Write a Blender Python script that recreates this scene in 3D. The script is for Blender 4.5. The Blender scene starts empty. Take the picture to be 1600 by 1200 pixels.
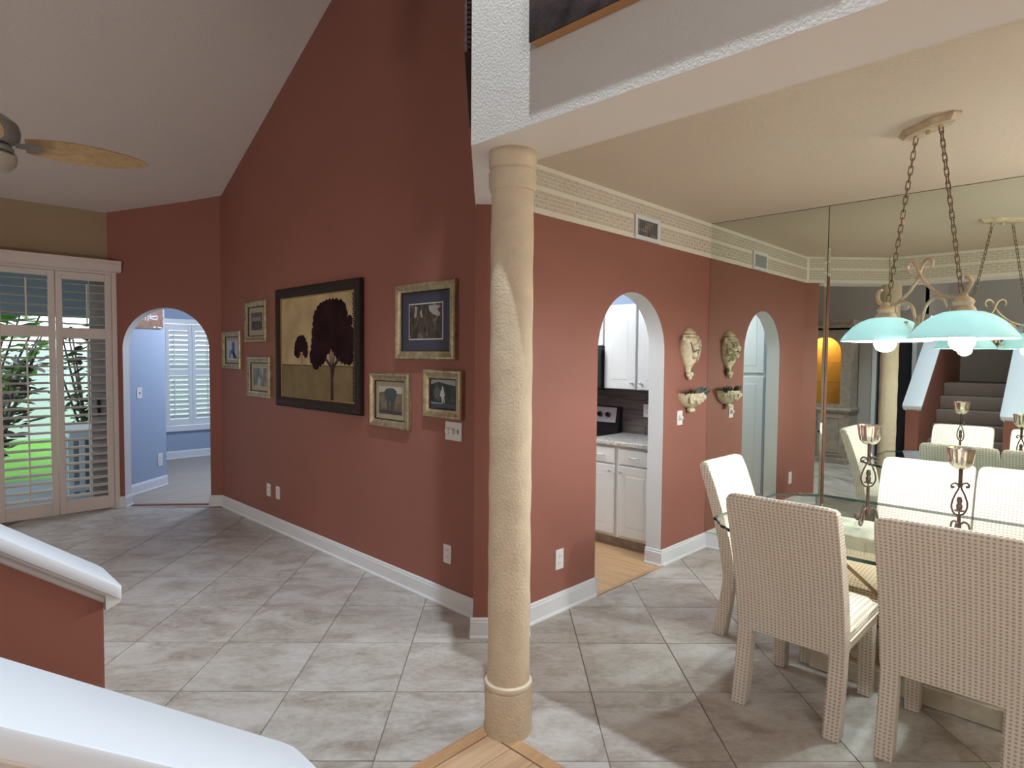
import bpy, bmesh, math, random
from mathutils import Vector, Matrix
random.seed(7)
SC = bpy.context.scene
COL = SC.collection
PI = math.pi

# ------------------------------------------------------------------ camera, world, lights, exposure
cd = bpy.data.cameras.new('camera'); cam = bpy.data.objects.new('camera', cd); COL.objects.link(cam)
R_ = Vector((0.69828259, -0.71576818, 0.00879472)); U_ = Vector((0.02456408, 0.03623933, 0.9990412)); F_ = Vector((0.71540061, 0.69739704, -0.04288748))
cam.matrix_world = Matrix(((R_.x, U_.x, -F_.x, 0), (R_.y, U_.y, -F_.y, 0), (R_.z, U_.z, -F_.z, 1.57), (0, 0, 0, 1)))
cd.sensor_width = 36; cd.lens = 966.47/1600*36; cd.clip_start = 0.02
SC.camera = cam
SC.view_settings.view_transform = 'Standard'; SC.view_settings.look = 'None'
SC.view_settings.gamma = 1; SC.view_settings.use_curve_mapping = False
SC.view_settings.exposure = 0.42
w = bpy.data.worlds.new('World'); SC.world = w; w.use_nodes = True
w.node_tree.nodes['Background'].inputs[0].default_value = (.86, .94, 1, 1)
w.node_tree.nodes['Background'].inputs[1].default_value = 2.1

def light(name, typ, loc, energy, color=(1, 1, 1), size=.05, spot=None, blend=.3, aim=None):
    l = bpy.data.lights.new(name, typ); l.energy = energy; l.color = color; l.shadow_soft_size = size
    if typ == 'SPOT': l.spot_size = spot; l.spot_blend = blend
    o = bpy.data.objects.new(name, l); COL.objects.link(o); o.location = loc
    if aim: o.rotation_euler = (Vector(aim)-Vector(loc)).to_track_quat('-Z', 'Y').to_euler()
    return o
# a downlight high in the stair hall, washing the header, the column and the floor
light('hall_downlight', 'SPOT', (1.08, 1.06, 5.32), 470, (.78, .90, 1), .03, math.radians(74), .5, (1.25, 1.5, 0))
# added fill lights for the rooms round about, plus the kitchen ceiling lamp
light('hall_fill', 'POINT', (-.5, -2.1, 2.7), 76, (.93, .97, 1), .2)  # unseen fill added behind the camera for chair backs and column
light('entry_bounce_fill', 'SPOT', (-.2, -1.35, 5.32), 560, (.95, .97, 1), .06, math.radians(54), .4, (-.2, -1.35, 0))  # unseen spot added so bounce off the hall floor lifts the foreground
light('great_room_fill', 'POINT', (-.72, 4.3, 1.45), 31, (1, .95, .92), .15)  # fill added out of view, low on the left, for walls and ceiling
light('kitchen_lamp', 'POINT', (3.5, 3.7, 2.32), 50, (.84, .93, 1), .2)
light('den_fill', 'POINT', (3.5, 7.7, 2.25), 52, (.90, .95, 1), .15)  # added to brighten the blue walls, no fitting modelled
light('dining_ceiling_fill', 'POINT', (4.25, -1.05, 2.02), 46, (1, .97, .92), .08)  # added out of view to lift the dining ceiling and upper walls
BULB = 375          # radiance of the two pendant bulbs

# ------------------------------------------------------------------ materials
def nt(m): return m.node_tree.nodes, m.node_tree.links
def mat(name, col, rough=.55, metal=0, var=0, vscale=6, bump=0, bscale=60, bdist=.004, emit=None, estr=0, spec=.5, trans=0, rnd=0, detail=4):
    m = bpy.data.materials.new(name); m.use_nodes = True
    N, L = nt(m); b = N['Principled BSDF']
    b.inputs['Base Color'].default_value = (*col, 1); b.inputs['Roughness'].default_value = rough
    b.inputs['Metallic'].default_value = metal; b.inputs['Specular IOR Level'].default_value = spec
    b.inputs['Transmission Weight'].default_value = trans
    if emit: b.inputs['Emission Color'].default_value = (*emit, 1); b.inputs['Emission Strength'].default_value = estr
    co = N.new('ShaderNodeTexCoord')
    if var or rnd:
        n = N.new('ShaderNodeTexNoise'); n.inputs['Scale'].default_value = vscale; n.inputs['Detail'].default_value = detail
        L.new(co.outputs['Object'], n.inputs['Vector'])
        h = N.new('ShaderNodeHueSaturation'); h.inputs['Color'].default_value = (*col, 1)
        mr = N.new('ShaderNodeMapRange'); mr.inputs[1].default_value = .25; mr.inputs[2].default_value = .75
        mr.inputs[3].default_value = 1-var; mr.inputs[4].default_value = 1+var
        L.new(n.outputs['Fac'], mr.inputs[0])
        if rnd:
            oi = N.new('ShaderNodeObjectInfo'); m2 = N.new('ShaderNodeMapRange'); m2.inputs[3].default_value = 1-rnd; m2.inputs[4].default_value = 1+rnd
            L.new(oi.outputs['Random'], m2.inputs[0]); mu = N.new('ShaderNodeMath'); mu.operation = 'MULTIPLY'
            L.new(mr.outputs[0], mu.inputs[0]); L.new(m2.outputs[0], mu.inputs[1]); L.new(mu.outputs[0], h.inputs['Value'])
        else: L.new(mr.outputs[0], h.inputs['Value'])
        L.new(h.outputs[0], b.inputs['Base Color'])
    if bump:
        n = N.new('ShaderNodeTexNoise'); n.inputs['Scale'].default_value = bscale; n.inputs['Detail'].default_value = 3
        L.new(co.outputs['Object'], n.inputs['Vector'])
        bp = N.new('ShaderNodeBump'); bp.inputs['Strength'].default_value = bump; bp.inputs['Distance'].default_value = bdist
        L.new(n.outputs['Fac'], bp.inputs['Height']); L.new(bp.outputs[0], b.inputs['Normal'])
    return m

def tile_mat():
    m = bpy.data.materials.new('stone_tile'); m.use_nodes = True; N, L = nt(m); b = N['Principled BSDF']
    geo = N.new('ShaderNodeNewGeometry'); oi = N.new('ShaderNodeObjectInfo')
    sc = N.new('ShaderNodeVectorMath'); sc.operation = 'SCALE'; cb = N.new('ShaderNodeCombineXYZ')
    for i in range(3): L.new(oi.outputs['Random'], cb.inputs[i])
    sc.inputs['Scale'].default_value = 37.; L.new(cb.outputs[0], sc.inputs[0])
    ad = N.new('ShaderNodeVectorMath'); ad.operation = 'ADD'; L.new(geo.outputs['Position'], ad.inputs[0]); L.new(sc.outputs[0], ad.inputs[1])
    m0 = N.new('ShaderNodeMapping'); m0.inputs['Rotation'].default_value = (0, 0, PI/4); L.new(ad.outputs[0], m0.inputs[0]); mp = N.new('ShaderNodeMapping'); mp.inputs['Scale'].default_value = (1, 1.55, 1); L.new(m0.outputs[0], mp.inputs[0])
    n1 = N.new('ShaderNodeTexNoise'); n1.inputs['Scale'].default_value = 3.2; n1.inputs['Detail'].default_value = 7; n1.inputs['Roughness'].default_value = .62; n1.inputs['Distortion'].default_value = .8
    L.new(mp.outputs[0], n1.inputs['Vector'])
    n2 = N.new('ShaderNodeTexNoise'); n2.inputs['Scale'].default_value = 24; n2.inputs['Detail'].default_value = 6; n2.inputs['Roughness'].default_value = .7
    L.new(mp.outputs[0], n2.inputs['Vector'])
    cr = N.new('ShaderNodeValToRGB'); e = cr.color_ramp.elements
    e[0].position = .30; e[0].color = (.33, .28, .245, 1); e[1].position = .70; e[1].color = (.58, .565, .545, 1)
    k = e.new(.46); k.color = (.45, .415, .38, 1); k = e.new(.56); k.color = (.52, .495, .465, 1)
    mx = N.new('ShaderNodeMath'); mx.operation = 'MULTIPLY_ADD'; mx.inputs[1].default_value = .34
    L.new(n2.outputs['Fac'], mx.inputs[0]); mx.inputs[1].default_value = .50; sb = N.new('ShaderNodeMath'); sb.operation = 'SUBTRACT'; sb.inputs[1].default_value = .25
    L.new(n1.outputs['Fac'], sb.inputs[0]); L.new(sb.outputs[0], mx.inputs[2]); L.new(mx.outputs[0], cr.inputs[0])
    L.new(cr.outputs[0], b.inputs['Base Color'])
    b.inputs['Roughness'].default_value = .42; b.inputs['Specular IOR Level'].default_value = .42
    bp = N.new('ShaderNodeBump'); bp.inputs['Strength'].default_value = .12; bp.inputs['Distance'].default_value = .004
    L.new(n2.outputs['Fac'], bp.inputs['Height']); L.new(bp.outputs[0], b.inputs['Normal'])
    return m

def weave_mat():
    m = bpy.data.materials.new('woven_fabric'); m.use_nodes = True; N, L = nt(m); b = N['Principled BSDF']
    uv = N.new('ShaderNodeUVMap'); sp = N.new('ShaderNodeSeparateXYZ'); L.new(uv.outputs[0], sp.inputs[0])
    def wave(i, per):
        a = N.new('ShaderNodeMath'); a.operation = 'MULTIPLY'; a.inputs[1].default_value = 2*PI/per; L.new(sp.outputs[i], a.inputs[0])
        s = N.new('ShaderNodeMath'); s.operation = 'SINE'; L.new(a.outputs[0], s.inputs[0]); return s
    def mth(op, a, c, d=None):
        s = N.new('ShaderNodeMath'); s.operation = op
        for i, q in enumerate((a, c, d)):
            if q is None: continue
            if isinstance(q, (int, float)): s.inputs[i].default_value = q
            else: L.new(q.outputs[0], s.inputs[i])
        return s
    su, sv = wave(0, .0172), wave(1, .0142)
    hu = mth('MULTIPLY_ADD', su, .5, .5); hv = mth('MULTIPLY_ADD', sv, .5, .5)
    dot = mth('MULTIPLY', hu, hv); dot = mth('POWER', dot, 1.3)
    mix = N.new('ShaderNodeMix'); mix.data_type = 'RGBA'; L.new(dot.outputs[0], mix.inputs[0])
    mix.inputs[6].default_value = (.83, .765, .675, 1); mix.inputs[7].default_value = (.48, .36, .26, 1)
    L.new(mix.outputs[2], b.inputs['Base Color']); b.inputs['Roughness'].default_value = .85; b.inputs['Specular IOR Level'].default_value = .2
    inv = mth('SUBTRACT', 1.0, dot); bp = N.new('ShaderNodeBump'); bp.inputs['Strength'].default_value = .7; bp.inputs['Distance'].default_value = .004
    L.new(inv.outputs[0], bp.inputs['Height']); L.new(bp.outputs[0], b.inputs['Normal'])
    return m

def wood_mat(name, c1, c2, axis=0, rough=.4, sc=1.0):
    m = bpy.data.materials.new(name); m.use_nodes = True; N, L = nt(m); b = N['Principled BSDF']
    co = N.new('ShaderNodeTexCoord'); oi = N.new('ShaderNodeObjectInfo'); ad = N.new('ShaderNodeVectorMath'); ad.operation = 'ADD'
    mu = N.new('ShaderNodeMath'); mu.operation = 'MULTIPLY'; mu.inputs[1].default_value = 19; L.new(oi.outputs['Random'], mu.inputs[0])
    cb = N.new('ShaderNodeCombineXYZ'); [L.new(mu.outputs[0], cb.inputs[i]) for i in range(3)]
    L.new(co.outputs['Object'], ad.inputs[0]); L.new(cb.outputs[0], ad.inputs[1])
    mp = N.new('ShaderNodeMapping'); s = [22*sc, 22*sc, 22*sc]; s[axis] = 1.6*sc; mp.inputs['Scale'].default_value = s; L.new(ad.outputs[0], mp.inputs[0])
    n = N.new('ShaderNodeTexNoise'); n.inputs['Scale'].default_value = 1.5; n.inputs['Detail'].default_value = 6; n.inputs['Distortion'].default_value = .6; L.new(mp.outputs[0], n.inputs['Vector'])
    cr = N.new('ShaderNodeValToRGB'); e = cr.color_ramp.elements; e[0].position = .32; e[0].color = (*c1, 1); e[1].position = .68; e[1].color = (*c2, 1)
    L.new(n.outputs['Fac'], cr.inputs[0]); L.new(cr.outputs[0], b.inputs['Base Color']); b.inputs['Roughness'].default_value = rough
    return m

def pane_mat(name, tint=(.9, .97, .94), gloss=1.0, rough=0):
    m = bpy.data.materials.new(name); m.use_nodes = True; N, L = nt(m); N.remove(N['Principled BSDF'])
    t = N.new('ShaderNodeBsdfTransparent'); t.inputs[0].default_value = (*tint, 1); g = N.new('ShaderNodeBsdfGlossy'); g.inputs['Roughness'].default_value = rough
    f = N.new('ShaderNodeFresnel'); f.inputs[0].default_value = 1.5; mx = N.new('ShaderNodeMixShader')
    s = N.new('ShaderNodeMath'); s.operation = 'MULTIPLY'; s.inputs[1].default_value = gloss; ge = N.new('ShaderNodeNewGeometry'); iv = N.new('ShaderNodeMath'); iv.operation = 'SUBTRACT'; iv.inputs[0].default_value = 1; L.new(ge.outputs['Backfacing'], iv.inputs[1])
    fm = N.new('ShaderNodeMath'); fm.operation = 'MULTIPLY'; L.new(f.outputs[0], fm.inputs[0]); L.new(iv.outputs[0], fm.inputs[1]); L.new(fm.outputs[0], s.inputs[0])
    L.new(s.outputs[0], mx.inputs[0]); L.new(t.outputs[0], mx.inputs[1]); L.new(g.outputs[0], mx.inputs[2]); L.new(mx.outputs[0], N['Material Output'].inputs[0])
    return m

def shade_mat():
    m = bpy.data.materials.new('frosted_shade'); m.use_nodes = True; N, L = nt(m); b = N['Principled BSDF']
    b.inputs['Base Color'].default_value = (.66, .82, .80, 1); b.inputs['Roughness'].default_value = .25
    t = N.new('ShaderNodeBsdfTranslucent'); t.inputs[0].default_value = (.42, .56, .56, 1)
    mx = N.new('ShaderNodeMixShader'); mx.inputs[0].default_value = .55
    L.new(b.outputs[0], mx.inputs[1]); L.new(t.outputs[0], mx.inputs[2]); L.new(mx.outputs[0], N['Material Output'].inputs[0])
    return m

def photo_mat(name, cols, scale=9, dist=1.5, sq=(1, 1, 1)):
    m = bpy.data.materials.new(name); m.use_nodes = True; N, L = nt(m); b = N['Principled BSDF']
    co = N.new('ShaderNodeTexCoord'); mp = N.new('ShaderNodeMapping'); mp.inputs['Scale'].default_value = sq; L.new(co.outputs['Object'], mp.inputs[0])
    n = N.new('ShaderNodeTexNoise'); n.inputs['Scale'].default_value = scale; n.inputs['Detail'].default_value = 5; n.inputs['Distortion'].default_value = dist; L.new(mp.outputs[0], n.inputs['Vector'])
    cr = N.new('ShaderNodeValToRGB'); e = cr.color_ramp.elements
    e[0].position = .3; e[0].color = (*cols[0], 1); e[1].position = .72; e[1].color = (*cols[-1], 1)
    for i, c in enumerate(cols[1:-1]): q = e.new(.3+.42*(i+1)/(len(cols)-1)); q.color = (*c, 1)
    L.new(n.outputs['Fac'], cr.inputs[0]); L.new(cr.outputs[0], b.inputs['Base Color']); b.inputs['Roughness'].default_value = .4
    return m

M = dict(
    red=mat('brick_red_paint', (.30, .118, .088), .6, var=.05, vscale=1.3, bump=.10, bscale=130, bdist=.002, spec=.3),
    tan=mat('tan_paint', (.36, .27, .17), .7, bump=.10, bscale=130, bdist=.002, spec=.2),
    gray=mat('gray_paint', (.47, .42, .385), .7, bump=.1, bscale=130, bdist=.002, spec=.2),
    white=mat('white_trim_paint', (.76, .775, .80), .38),
    jamb=mat('white_wall_paint', (.74, .74, .74), .55, bump=.08, bscale=120, bdist=.002),
    ceil=mat('ceiling_texture', (.64, .58, .54), .85, var=.04, vscale=70, bump=.35, bscale=90, bdist=.006, spec=.1),
    dceil=mat('dining_ceiling_paint', (.70, .59, .485), .85, var=.03, vscale=50, bump=.35, bscale=75, bdist=.006, spec=.1),
    stucco=mat('orange_peel_plaster', (.66, .63, .59), .8, bump=.5, bscale=130, bdist=.005, spec=.2),
    soffit=mat('smooth_white_plaster', (.90, .86, .82), .7, bump=.06, bscale=100, spec=.2),
    band=mat('stencil_band_plaster', (.63, .55, .46), .8, bump=.3, bscale=90, bdist=.004, spec=.2),
    bandline=mat('stencil_line_plaster', (.82, .77, .69), .8, spec=.2),
    colm=mat('hand_trowelled_tan_plaster', (.66, .54, .39), .75, var=.08, vscale=14, bump=.5, bscale=95, bdist=.005, spec=.25),
    rope=mat('pale_ring_plaster', (.70, .60, .45), .7, bump=.3, bscale=80),
    tile=tile_mat(), grout=mat('grout', (.27, .22, .185), .9),
    oak=wood_mat('oak_plank', (.50, .31, .18), (.62, .43, .28), 0, .38), oaky=wood_mat('oak_plank_kitchen', (.56, .33, .17), (.70, .46, .26), 1, .35),
    oaktrim=wood_mat('oak_edge', (.46, .27, .14), (.56, .35, .20), 0, .35), redwood=wood_mat('dark_threshold', (.20, .08, .05), (.26, .11, .07), 0, .5),
    weave=weave_mat(),
    chrome=mat('chrome', (.8, .8, .8), .18, 1), iron=mat('wrought_iron_bronze', (.15, .10, .085), .42, .85, var=.25, vscale=40),
    mirror=mat('silvered_glass', (.78, .85, .79), .0, 1), medge=mat('mirror_edge', (.03, .04, .03), .3),
    travertine=mat('cream_travertine', (.66, .60, .48), .45, var=.15, vscale=18, bump=.2, bscale=40),
    bmirror=mat('bronze_mirror', (.80, .70, .55), .04, 1), brass=mat('bronze_strip', (.22, .14, .08), .35, .8),
    glass=pane_mat('clear_glass', (.955, .985, .97)), glassedge=mat('dark_glass_edge', (.015, .05, .045), .1),
    winpane=pane_mat('window_glass', (.96, .98, .98), .8), picglass=pane_mat('picture_glass', (.98, .98, .98), .8),
    shade=shade_mat(), bulb=mat('lit_bulb', (1, 1, 1), .5, emit=(.88, .96, 1), estr=BULB),
    pend=mat('antique_cream_metal', (.58, .455, .31), .5, .1, var=.25, vscale=22), chain=mat('bronze_chain', (.21, .15, .10), .45, .7),
    gold=mat('silver_gold_leaf', (.42, .345, .215), .42, .65, var=.35, vscale=28, bump=.25, bscale=50), frameback=mat('dark_frame_lip', (.05, .03, .022), .5),
    darkframe=mat('dark_carved_frame', (.032, .018, .014), .62, var=.5, vscale=60, bump=.5, bscale=90, spec=.22),
    matcream=mat('cream_mat_board', (.40, .33, .23), .8), matblue=mat('slate_blue_mat_board', (.060, .066, .105), .75), matwhite=mat('white_mat_bevel', (.70, .70, .72), .7),
    plate=mat('white_plastic', (.76, .74, .72), .3), slot=mat('gray_slot', (.30, .29, .29), .5),
    louver=mat('shutter_paint', (.72, .65, .60), .42), bluew=mat('blue_paint', (.34, .42, .56), .6, bump=.06, bscale=120), denfloor=wood_mat('pale_floor', (.40, .33, .27), (.50, .43, .36), 0, .45),
    cab=mat('white_cabinet_paint', (.78, .765, .72), .35), counter=mat('speckled_laminate', (.58, .54, .48), .25, var=.45, vscale=60), splash=wood_mat('dark_wood_tile', (.065, .052, .045), (.165, .135, .115), 1, .35),
    black=mat('black_enamel', (.012, .012, .014), .15), steel=mat('brushed_steel', (.60, .61, .63), .42, .6),
    hutch=mat('washed_oak', (.40, .33, .27), .55, var=.2, vscale=16), amber=mat('amber_cabinet_lining', (.85, .50, .13), .6),
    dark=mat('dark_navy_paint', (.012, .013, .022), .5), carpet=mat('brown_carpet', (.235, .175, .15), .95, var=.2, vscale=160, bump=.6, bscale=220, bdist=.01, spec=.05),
    canvas=mat('canvas_dark', (.050, .034, .032), .75, spec=.15, var=.7, vscale=11, bump=.4, bscale=40), canvaswood=mat('orange_canvas_edge', (.48, .25, .10), .5),
    urn=mat('antique_cream_resin', (.62, .53, .36), .6, var=.25, vscale=30, bump=.4, bscale=70), urngrape=mat('shadowed_cream_resin', (.46, .39, .26), .6, var=.35, vscale=60), capbluelit=mat('white_paint_bluish_light', (.68, .72, .78), .38), urnd=mat('dark_relief', (.16, .13, .085), .6), leafd=mat('dusky_leaf', (.085, .105, .085), .6, var=.4, vscale=30),  # stair cap white is tinted blue, cool light put into its colour
    blade=mat('cane_blade', (.40, .265, .13), .6, var=.25, vscale=30), fanm=mat('brushed_nickel', (.34, .33, .31), .45, .6), fanglass=mat('frosted_bowl', (.42, .37, .30), .3),
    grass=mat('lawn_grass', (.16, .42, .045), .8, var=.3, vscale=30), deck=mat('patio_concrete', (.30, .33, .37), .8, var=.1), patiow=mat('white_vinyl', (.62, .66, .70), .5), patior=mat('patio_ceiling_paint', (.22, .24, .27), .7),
    leaf=mat('green_leaf', (.10, .26, .045), .45, rnd=.4, var=.3, vscale=3), leafp=mat('plum_leaf', (.050, .030, .032), .45, rnd=.3), bark=mat('plant_stem', (.055, .035, .030), .7), slider=mat('grey_aluminium', (.35, .36, .39), .5),
    skyp=mat('painted_sky', (.48, .355, .18), .65, var=.28, vscale=5, bump=.15, bscale=150), fieldp=mat('painted_field', (.20, .135, .050), .65, var=.25, vscale=8), treep=mat('painted_crown', (.030, .012, .014), .9, spec=.08, var=.4, vscale=7), trunkp=mat('painted_trunk', (.055, .035, .04), .8, spec=.1), linep=mat('painted_gold_line', (.33, .22, .09), .6),
    signw=wood_mat('stained_sign_board', (.13, .045, .022), (.30, .12, .045), 0, .5),
)

# ------------------------------------------------------------------ geometry helpers
def add_box(bm, x0, x1, y0, y1, z0, z1, bev=0, seg=1, mi=0):
    g = bmesh.ops.create_cube(bm, size=1); vs = g['verts']
    for v in vs: v.co = Vector(((x0+x1)/2+v.co.x*(x1-x0), (y0+y1)/2+v.co.y*(y1-y0), (z0+z1)/2+v.co.z*(z1-z0)))
    fs = {f for v in vs for f in v.link_faces}
    for f in fs: f.material_index = mi
    if bev:
        es = list({e for v in vs for e in v.link_edges})
        bmesh.ops.bevel(bm, geom=es, offset=bev, segments=seg, affect='EDGES', profile=.5)
def prism(bm, pts, vec, mi=0, side=None):
    vec = Vector(vec); a = [bm.verts.new(p) for p in pts]; b = [bm.verts.new(Vector(p)+vec) for p in pts]; n = len(pts)
    fs = [bm.faces.new(a), bm.faces.new(list(reversed(b)))]
    for i in range(n): fs.append(bm.faces.new((a[i], b[i], b[(i+1) % n], a[(i+1) % n])))
    for f in fs: f.material_index = mi
    if side: 
        for i, s in side.items(): fs[2+i].material_index = s
    return fs
def tube(bm, pts, r, n=8, cap=True, flat=1.0, up=None):
    pts = [Vector(p) for p in pts]; rings = []; u = None
    for i, p in enumerate(pts):
        t = (pts[min(i+1, len(pts)-1)]-pts[max(i-1, 0)]).normalized()
        if u is None: u = (up and Vector(up)) or t.orthogonal()
        u = (u-t*u.dot(t)).normalized(); v = t.cross(u); rr = r[i] if isinstance(r, (list, tuple)) else r
        rings.append([bm.verts.new(p+(u*math.cos(2*PI*k/n)*flat+v*math.sin(2*PI*k/n))*rr) for k in range(n)])
    for a, b in zip(rings, rings[1:]):
        for k in range(n): bm.faces.new((a[k], a[(k+1) % n], b[(k+1) % n], b[k]))
    if cap: bm.faces.new(list(reversed(rings[0]))); bm.faces.new(rings[-1])
def lathe(bm, prof, c=(0, 0, 0), n=24, sx=1, sy=1, wob=0):
    rings = []
    for r, z in prof:
        if r < 1e-5: rings.append([bm.verts.new((c[0], c[1], c[2]+z))]); continue
        rings.append([bm.verts.new((c[0]+math.cos(2*PI*k/n)*r*sx*(1+wob*random.uniform(-1, 1)), c[1]+math.sin(2*PI*k/n)*r*sy*(1+wob*random.uniform(-1, 1)), c[2]+z)) for k in range(n)])
    for a, b in zip(rings, rings[1:]):
        for k in range(n):
            q = [a[k % len(a)], a[(k+1) % len(a)], b[(k+1) % len(b)], b[k % len(b)]]; s = []
            for v in q:
                if v not in s: s.append(v)
            if len(s) > 2: bm.faces.new(s)
def sphere(bm, c, r, seg=10, sx=1, sy=1, sz=1):
    g = bmesh.ops.create_uvsphere(bm, u_segments=seg, v_segments=max(4, seg*2//3), radius=r)
    for v in g['verts']: v.co = Vector((c[0]+v.co.x*sx, c[1]+v.co.y*sy, c[2]+v.co.z*sz))
def spline(pts, k=6):
    P = [Vector(p) for p in pts]; out = []
    for i in range(len(P)-1):
        a, b, c, d = P[max(i-1, 0)], P[i], P[i+1], P[min(i+2, len(P)-1)]
        for j in range(k):
            t = j/k; out.append(.5*((2*b)+(c-a)*t+(2*a-5*b+4*c-d)*t*t+(3*b-a-3*c+d)*t**3))
    out.append(P[-1]); return out
def boxuv(bm):
    uv = bm.loops.layers.uv.verify()
    for f in bm.faces:
        n = f.normal; ax = max(range(3), key=lambda i: abs(n[i]))
        for l in f.loops:
            c = l.vert.co; l[uv].uv = ((c.y, c.z), (c.x, c.z), (c.y, c.x))[ax]
WORLD = {}
def finish(o, parent=None):
    COL.objects.link(o)
    if parent is not None: o.parent = parent; o.matrix_parent_inverse = WORLD.get(parent.name, Matrix.Identity(4)).inverted()
def obj(name, bm, m, parent=None, smooth=35, uv=False, recalc=True):
    if recalc: bmesh.ops.recalc_face_normals(bm, faces=bm.faces)
    bm.normal_update()
    if uv: boxuv(bm)
    me = bpy.data.meshes.new(name); bm.to_mesh(me); bm.free()
    for q in (m if isinstance(m, (list, tuple)) else [m]): me.materials.append(M[q] if isinstance(q, str) else q)
    if smooth:
        for p in me.polygons: p.use_smooth = True
        me.set_sharp_from_angle(angle=math.radians(smooth))
    o = bpy.data.objects.new(name, me); finish(o, parent); return o
def box(name, dims, m, parent=None, bev=0, seg=1):
    bm = bmesh.new(); add_box(bm, *dims, bev=bev, seg=seg); return obj(name, bm, m, parent)
def tag(o, label, cat, group=None):
    o['label'] = label; o['category'] = cat
    if group: o['group'] = group
    return o
def thing(name, label, cat, loc=(0, 0, 0), group=None):
    o = bpy.data.objects.new(name, None); COL.objects.link(o); o.location = loc; o.empty_display_size = .1
    WORLD[o.name] = Matrix.Translation(loc); return tag(o, label, cat, group)
def struct(o): o['kind'] = 'structure'; return o
def stuff(o): o['kind'] = 'stuff'; return o
def copy_tree(o, parent=None):
    c = o.copy(); COL.objects.link(c)
    if parent is not None: c.parent = parent
    for ch in list(o.children): copy_tree(ch, c)
    return c
def B(): return bmesh.new()

# ------------------------------------------------------------------ main dimensions (metres; camera stands at 0,0)
PW, DW, DM = 2.474, 2.418, 4.801           # picture wall x, dining wall y, mirror x
HD, SO, TOP = 2.68, 2.40, 5.43             # dining ceiling, soffit, high ceiling
Lw = Vector((1.685, 7.253)); cdir = Vector((.76781, -.64068)); cnrm = Vector((.64068, .76781))   # chamfer wall with the far arch

# ------------------------------------------------------------------ structure: floors
def clip(poly, n, d):            # keep n.p >= d
    out = []
    for i in range(len(poly)):
        a, b = poly[i], poly[(i+1) % len(poly)]; da, db = a.dot(n)-d, b.dot(n)-d
        if da >= 0: out.append(a)
        if da*db < 0: out.append(a+(b-a)*(da/(da-db)))
    return out
bm = B(); add_box(bm, -3, 4.9, -2.6, 7.5, -.12, -.004)
floor = struct(obj('floor', bm, 'grout'))
S_ = [2.8411+.499*k for k in range(-6, 8)]
D_ = [-1.503-.4975*k for k in range(6, 0, -1)]+[-1.503, -.998, -.494, -.036, .42, .907, 1.402, 1.897, 2.392, 2.887, 3.38, 3.88]
r2 = math.sqrt(2); gap = .0028
shared = {}
for i in range(len(S_)-1):
    for j in range(len(D_)-1):
        c = [(S_[i]+gap, D_[j]+gap), (S_[i+1]-gap, D_[j]+gap), (S_[i+1]-gap, D_[j+1]-gap), (S_[i]+gap, D_[j+1]-gap)]
        poly = [Vector(((s+d)/r2, (s-d)/r2)) for s, d in c]; ctr = sum(poly, Vector((0, 0)))/4
        whole = list(poly)
        for n, d in ((Vector((1, 0)), -1.02), (Vector((-1, 0)), -4.82), (Vector((0, 1)), -1.3), (Vector((0, -1)), -7.32), (-cnrm, -cnrm.dot(Lw)-.03)):
            if poly: poly = clip(poly, n, d)
        if len(poly) < 3: continue
        pieces = []
        fy, fx = 1.872, 1.80
        if any(p.x < fx and p.y < fy for p in poly):
            pieces = [clip(poly, Vector((0, 1)), fy), clip(clip(poly, Vector((0, -1)), -fy), Vector((1, 0)), fx)]
        else: pieces = [poly]
        out = []
        for p in pieces:
            if len(p) < 3: continue
            if any(q.x > 2.52 and q.y > 2.41 for q in p):
                out += [clip(p, Vector((0, -1)), -2.405), clip(clip(p, Vector((0, 1)), 2.405), Vector((-1, 0)), -2.5)]
            else: out.append(p)
        out = [p for p in out if len(p) > 2]
        if not out: continue
        bm = B(); dz = 0
        for p in out:
            prism(bm, [(q.x-ctr.x, q.y-ctr.y, -.012) for q in p], (0, 0, .012))
        o = obj('tile', bm, 'tile', floor, smooth=0); o.location = (ctr.x, ctr.y, random.uniform(-.0004, .0004))
# hall planks with edge boards
for k in range(20):
    y1 = 1.808-k*.125; box('plank', (-2.6, 1.735, y1-.1235, y1-.001, -.012, .001), 'oak', floor)
bm = B(); prism(bm, [(-2.6, 1.81, -.01), (1.737, 1.81, -.01), (1.80, 1.872, -.01), (-2.6, 1.872, -.01)], (0, 0, .014)); obj('edge_board', bm, 'oaktrim', floor)
bm = B(); prism(bm, [(1.739, 1.808, -.01), (1.739, -2.5, -.01), (1.80, -2.5, -.01), (1.80, 1.870, -.01)], (0, 0, .014)); obj('edge_board', bm, 'oaktrim', floor)
# kitchen planks run towards the camera
for k in range(15):
    x0 = 2.62+k*.125; box('plank', (x0+.001, x0+.124, 2.425, 5.4, -.012, .001), 'oaky', floor)
box('threshold', (3.27, 4.12, 2.392, 2.43, -.01, .006), 'oaktrim', floor, .003)
# pale floor beyond the far arch
bm = B(); prism(bm, [(1.60, 7.46, -.03), (1.66, 7.29, -.03), (2.50, 6.60, -.03), (4.7, 6.6, -.03), (4.7, 10.1, -.03), (2.3, 10.1, -.03), (2.3, 8.2, -.03)], (0, 0, .027)); obj('floor_den', bm, 'denfloor', floor)
bm = B()
for k, (a, b) in enumerate([((1.74, 7.30), (2.40, 6.75))]):
    a, b = Vector(a), Vector(b); n = cnrm*.05
    prism(bm, [(a.x, a.y, -.01), (b.x, b.y, -.01), (b.x+n.x, b.y+n.y, -.01), (a.x+n.x, a.y+n.y, -.01)], (0, 0, .016))
obj('threshold', bm, 'redwood', floor)

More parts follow.
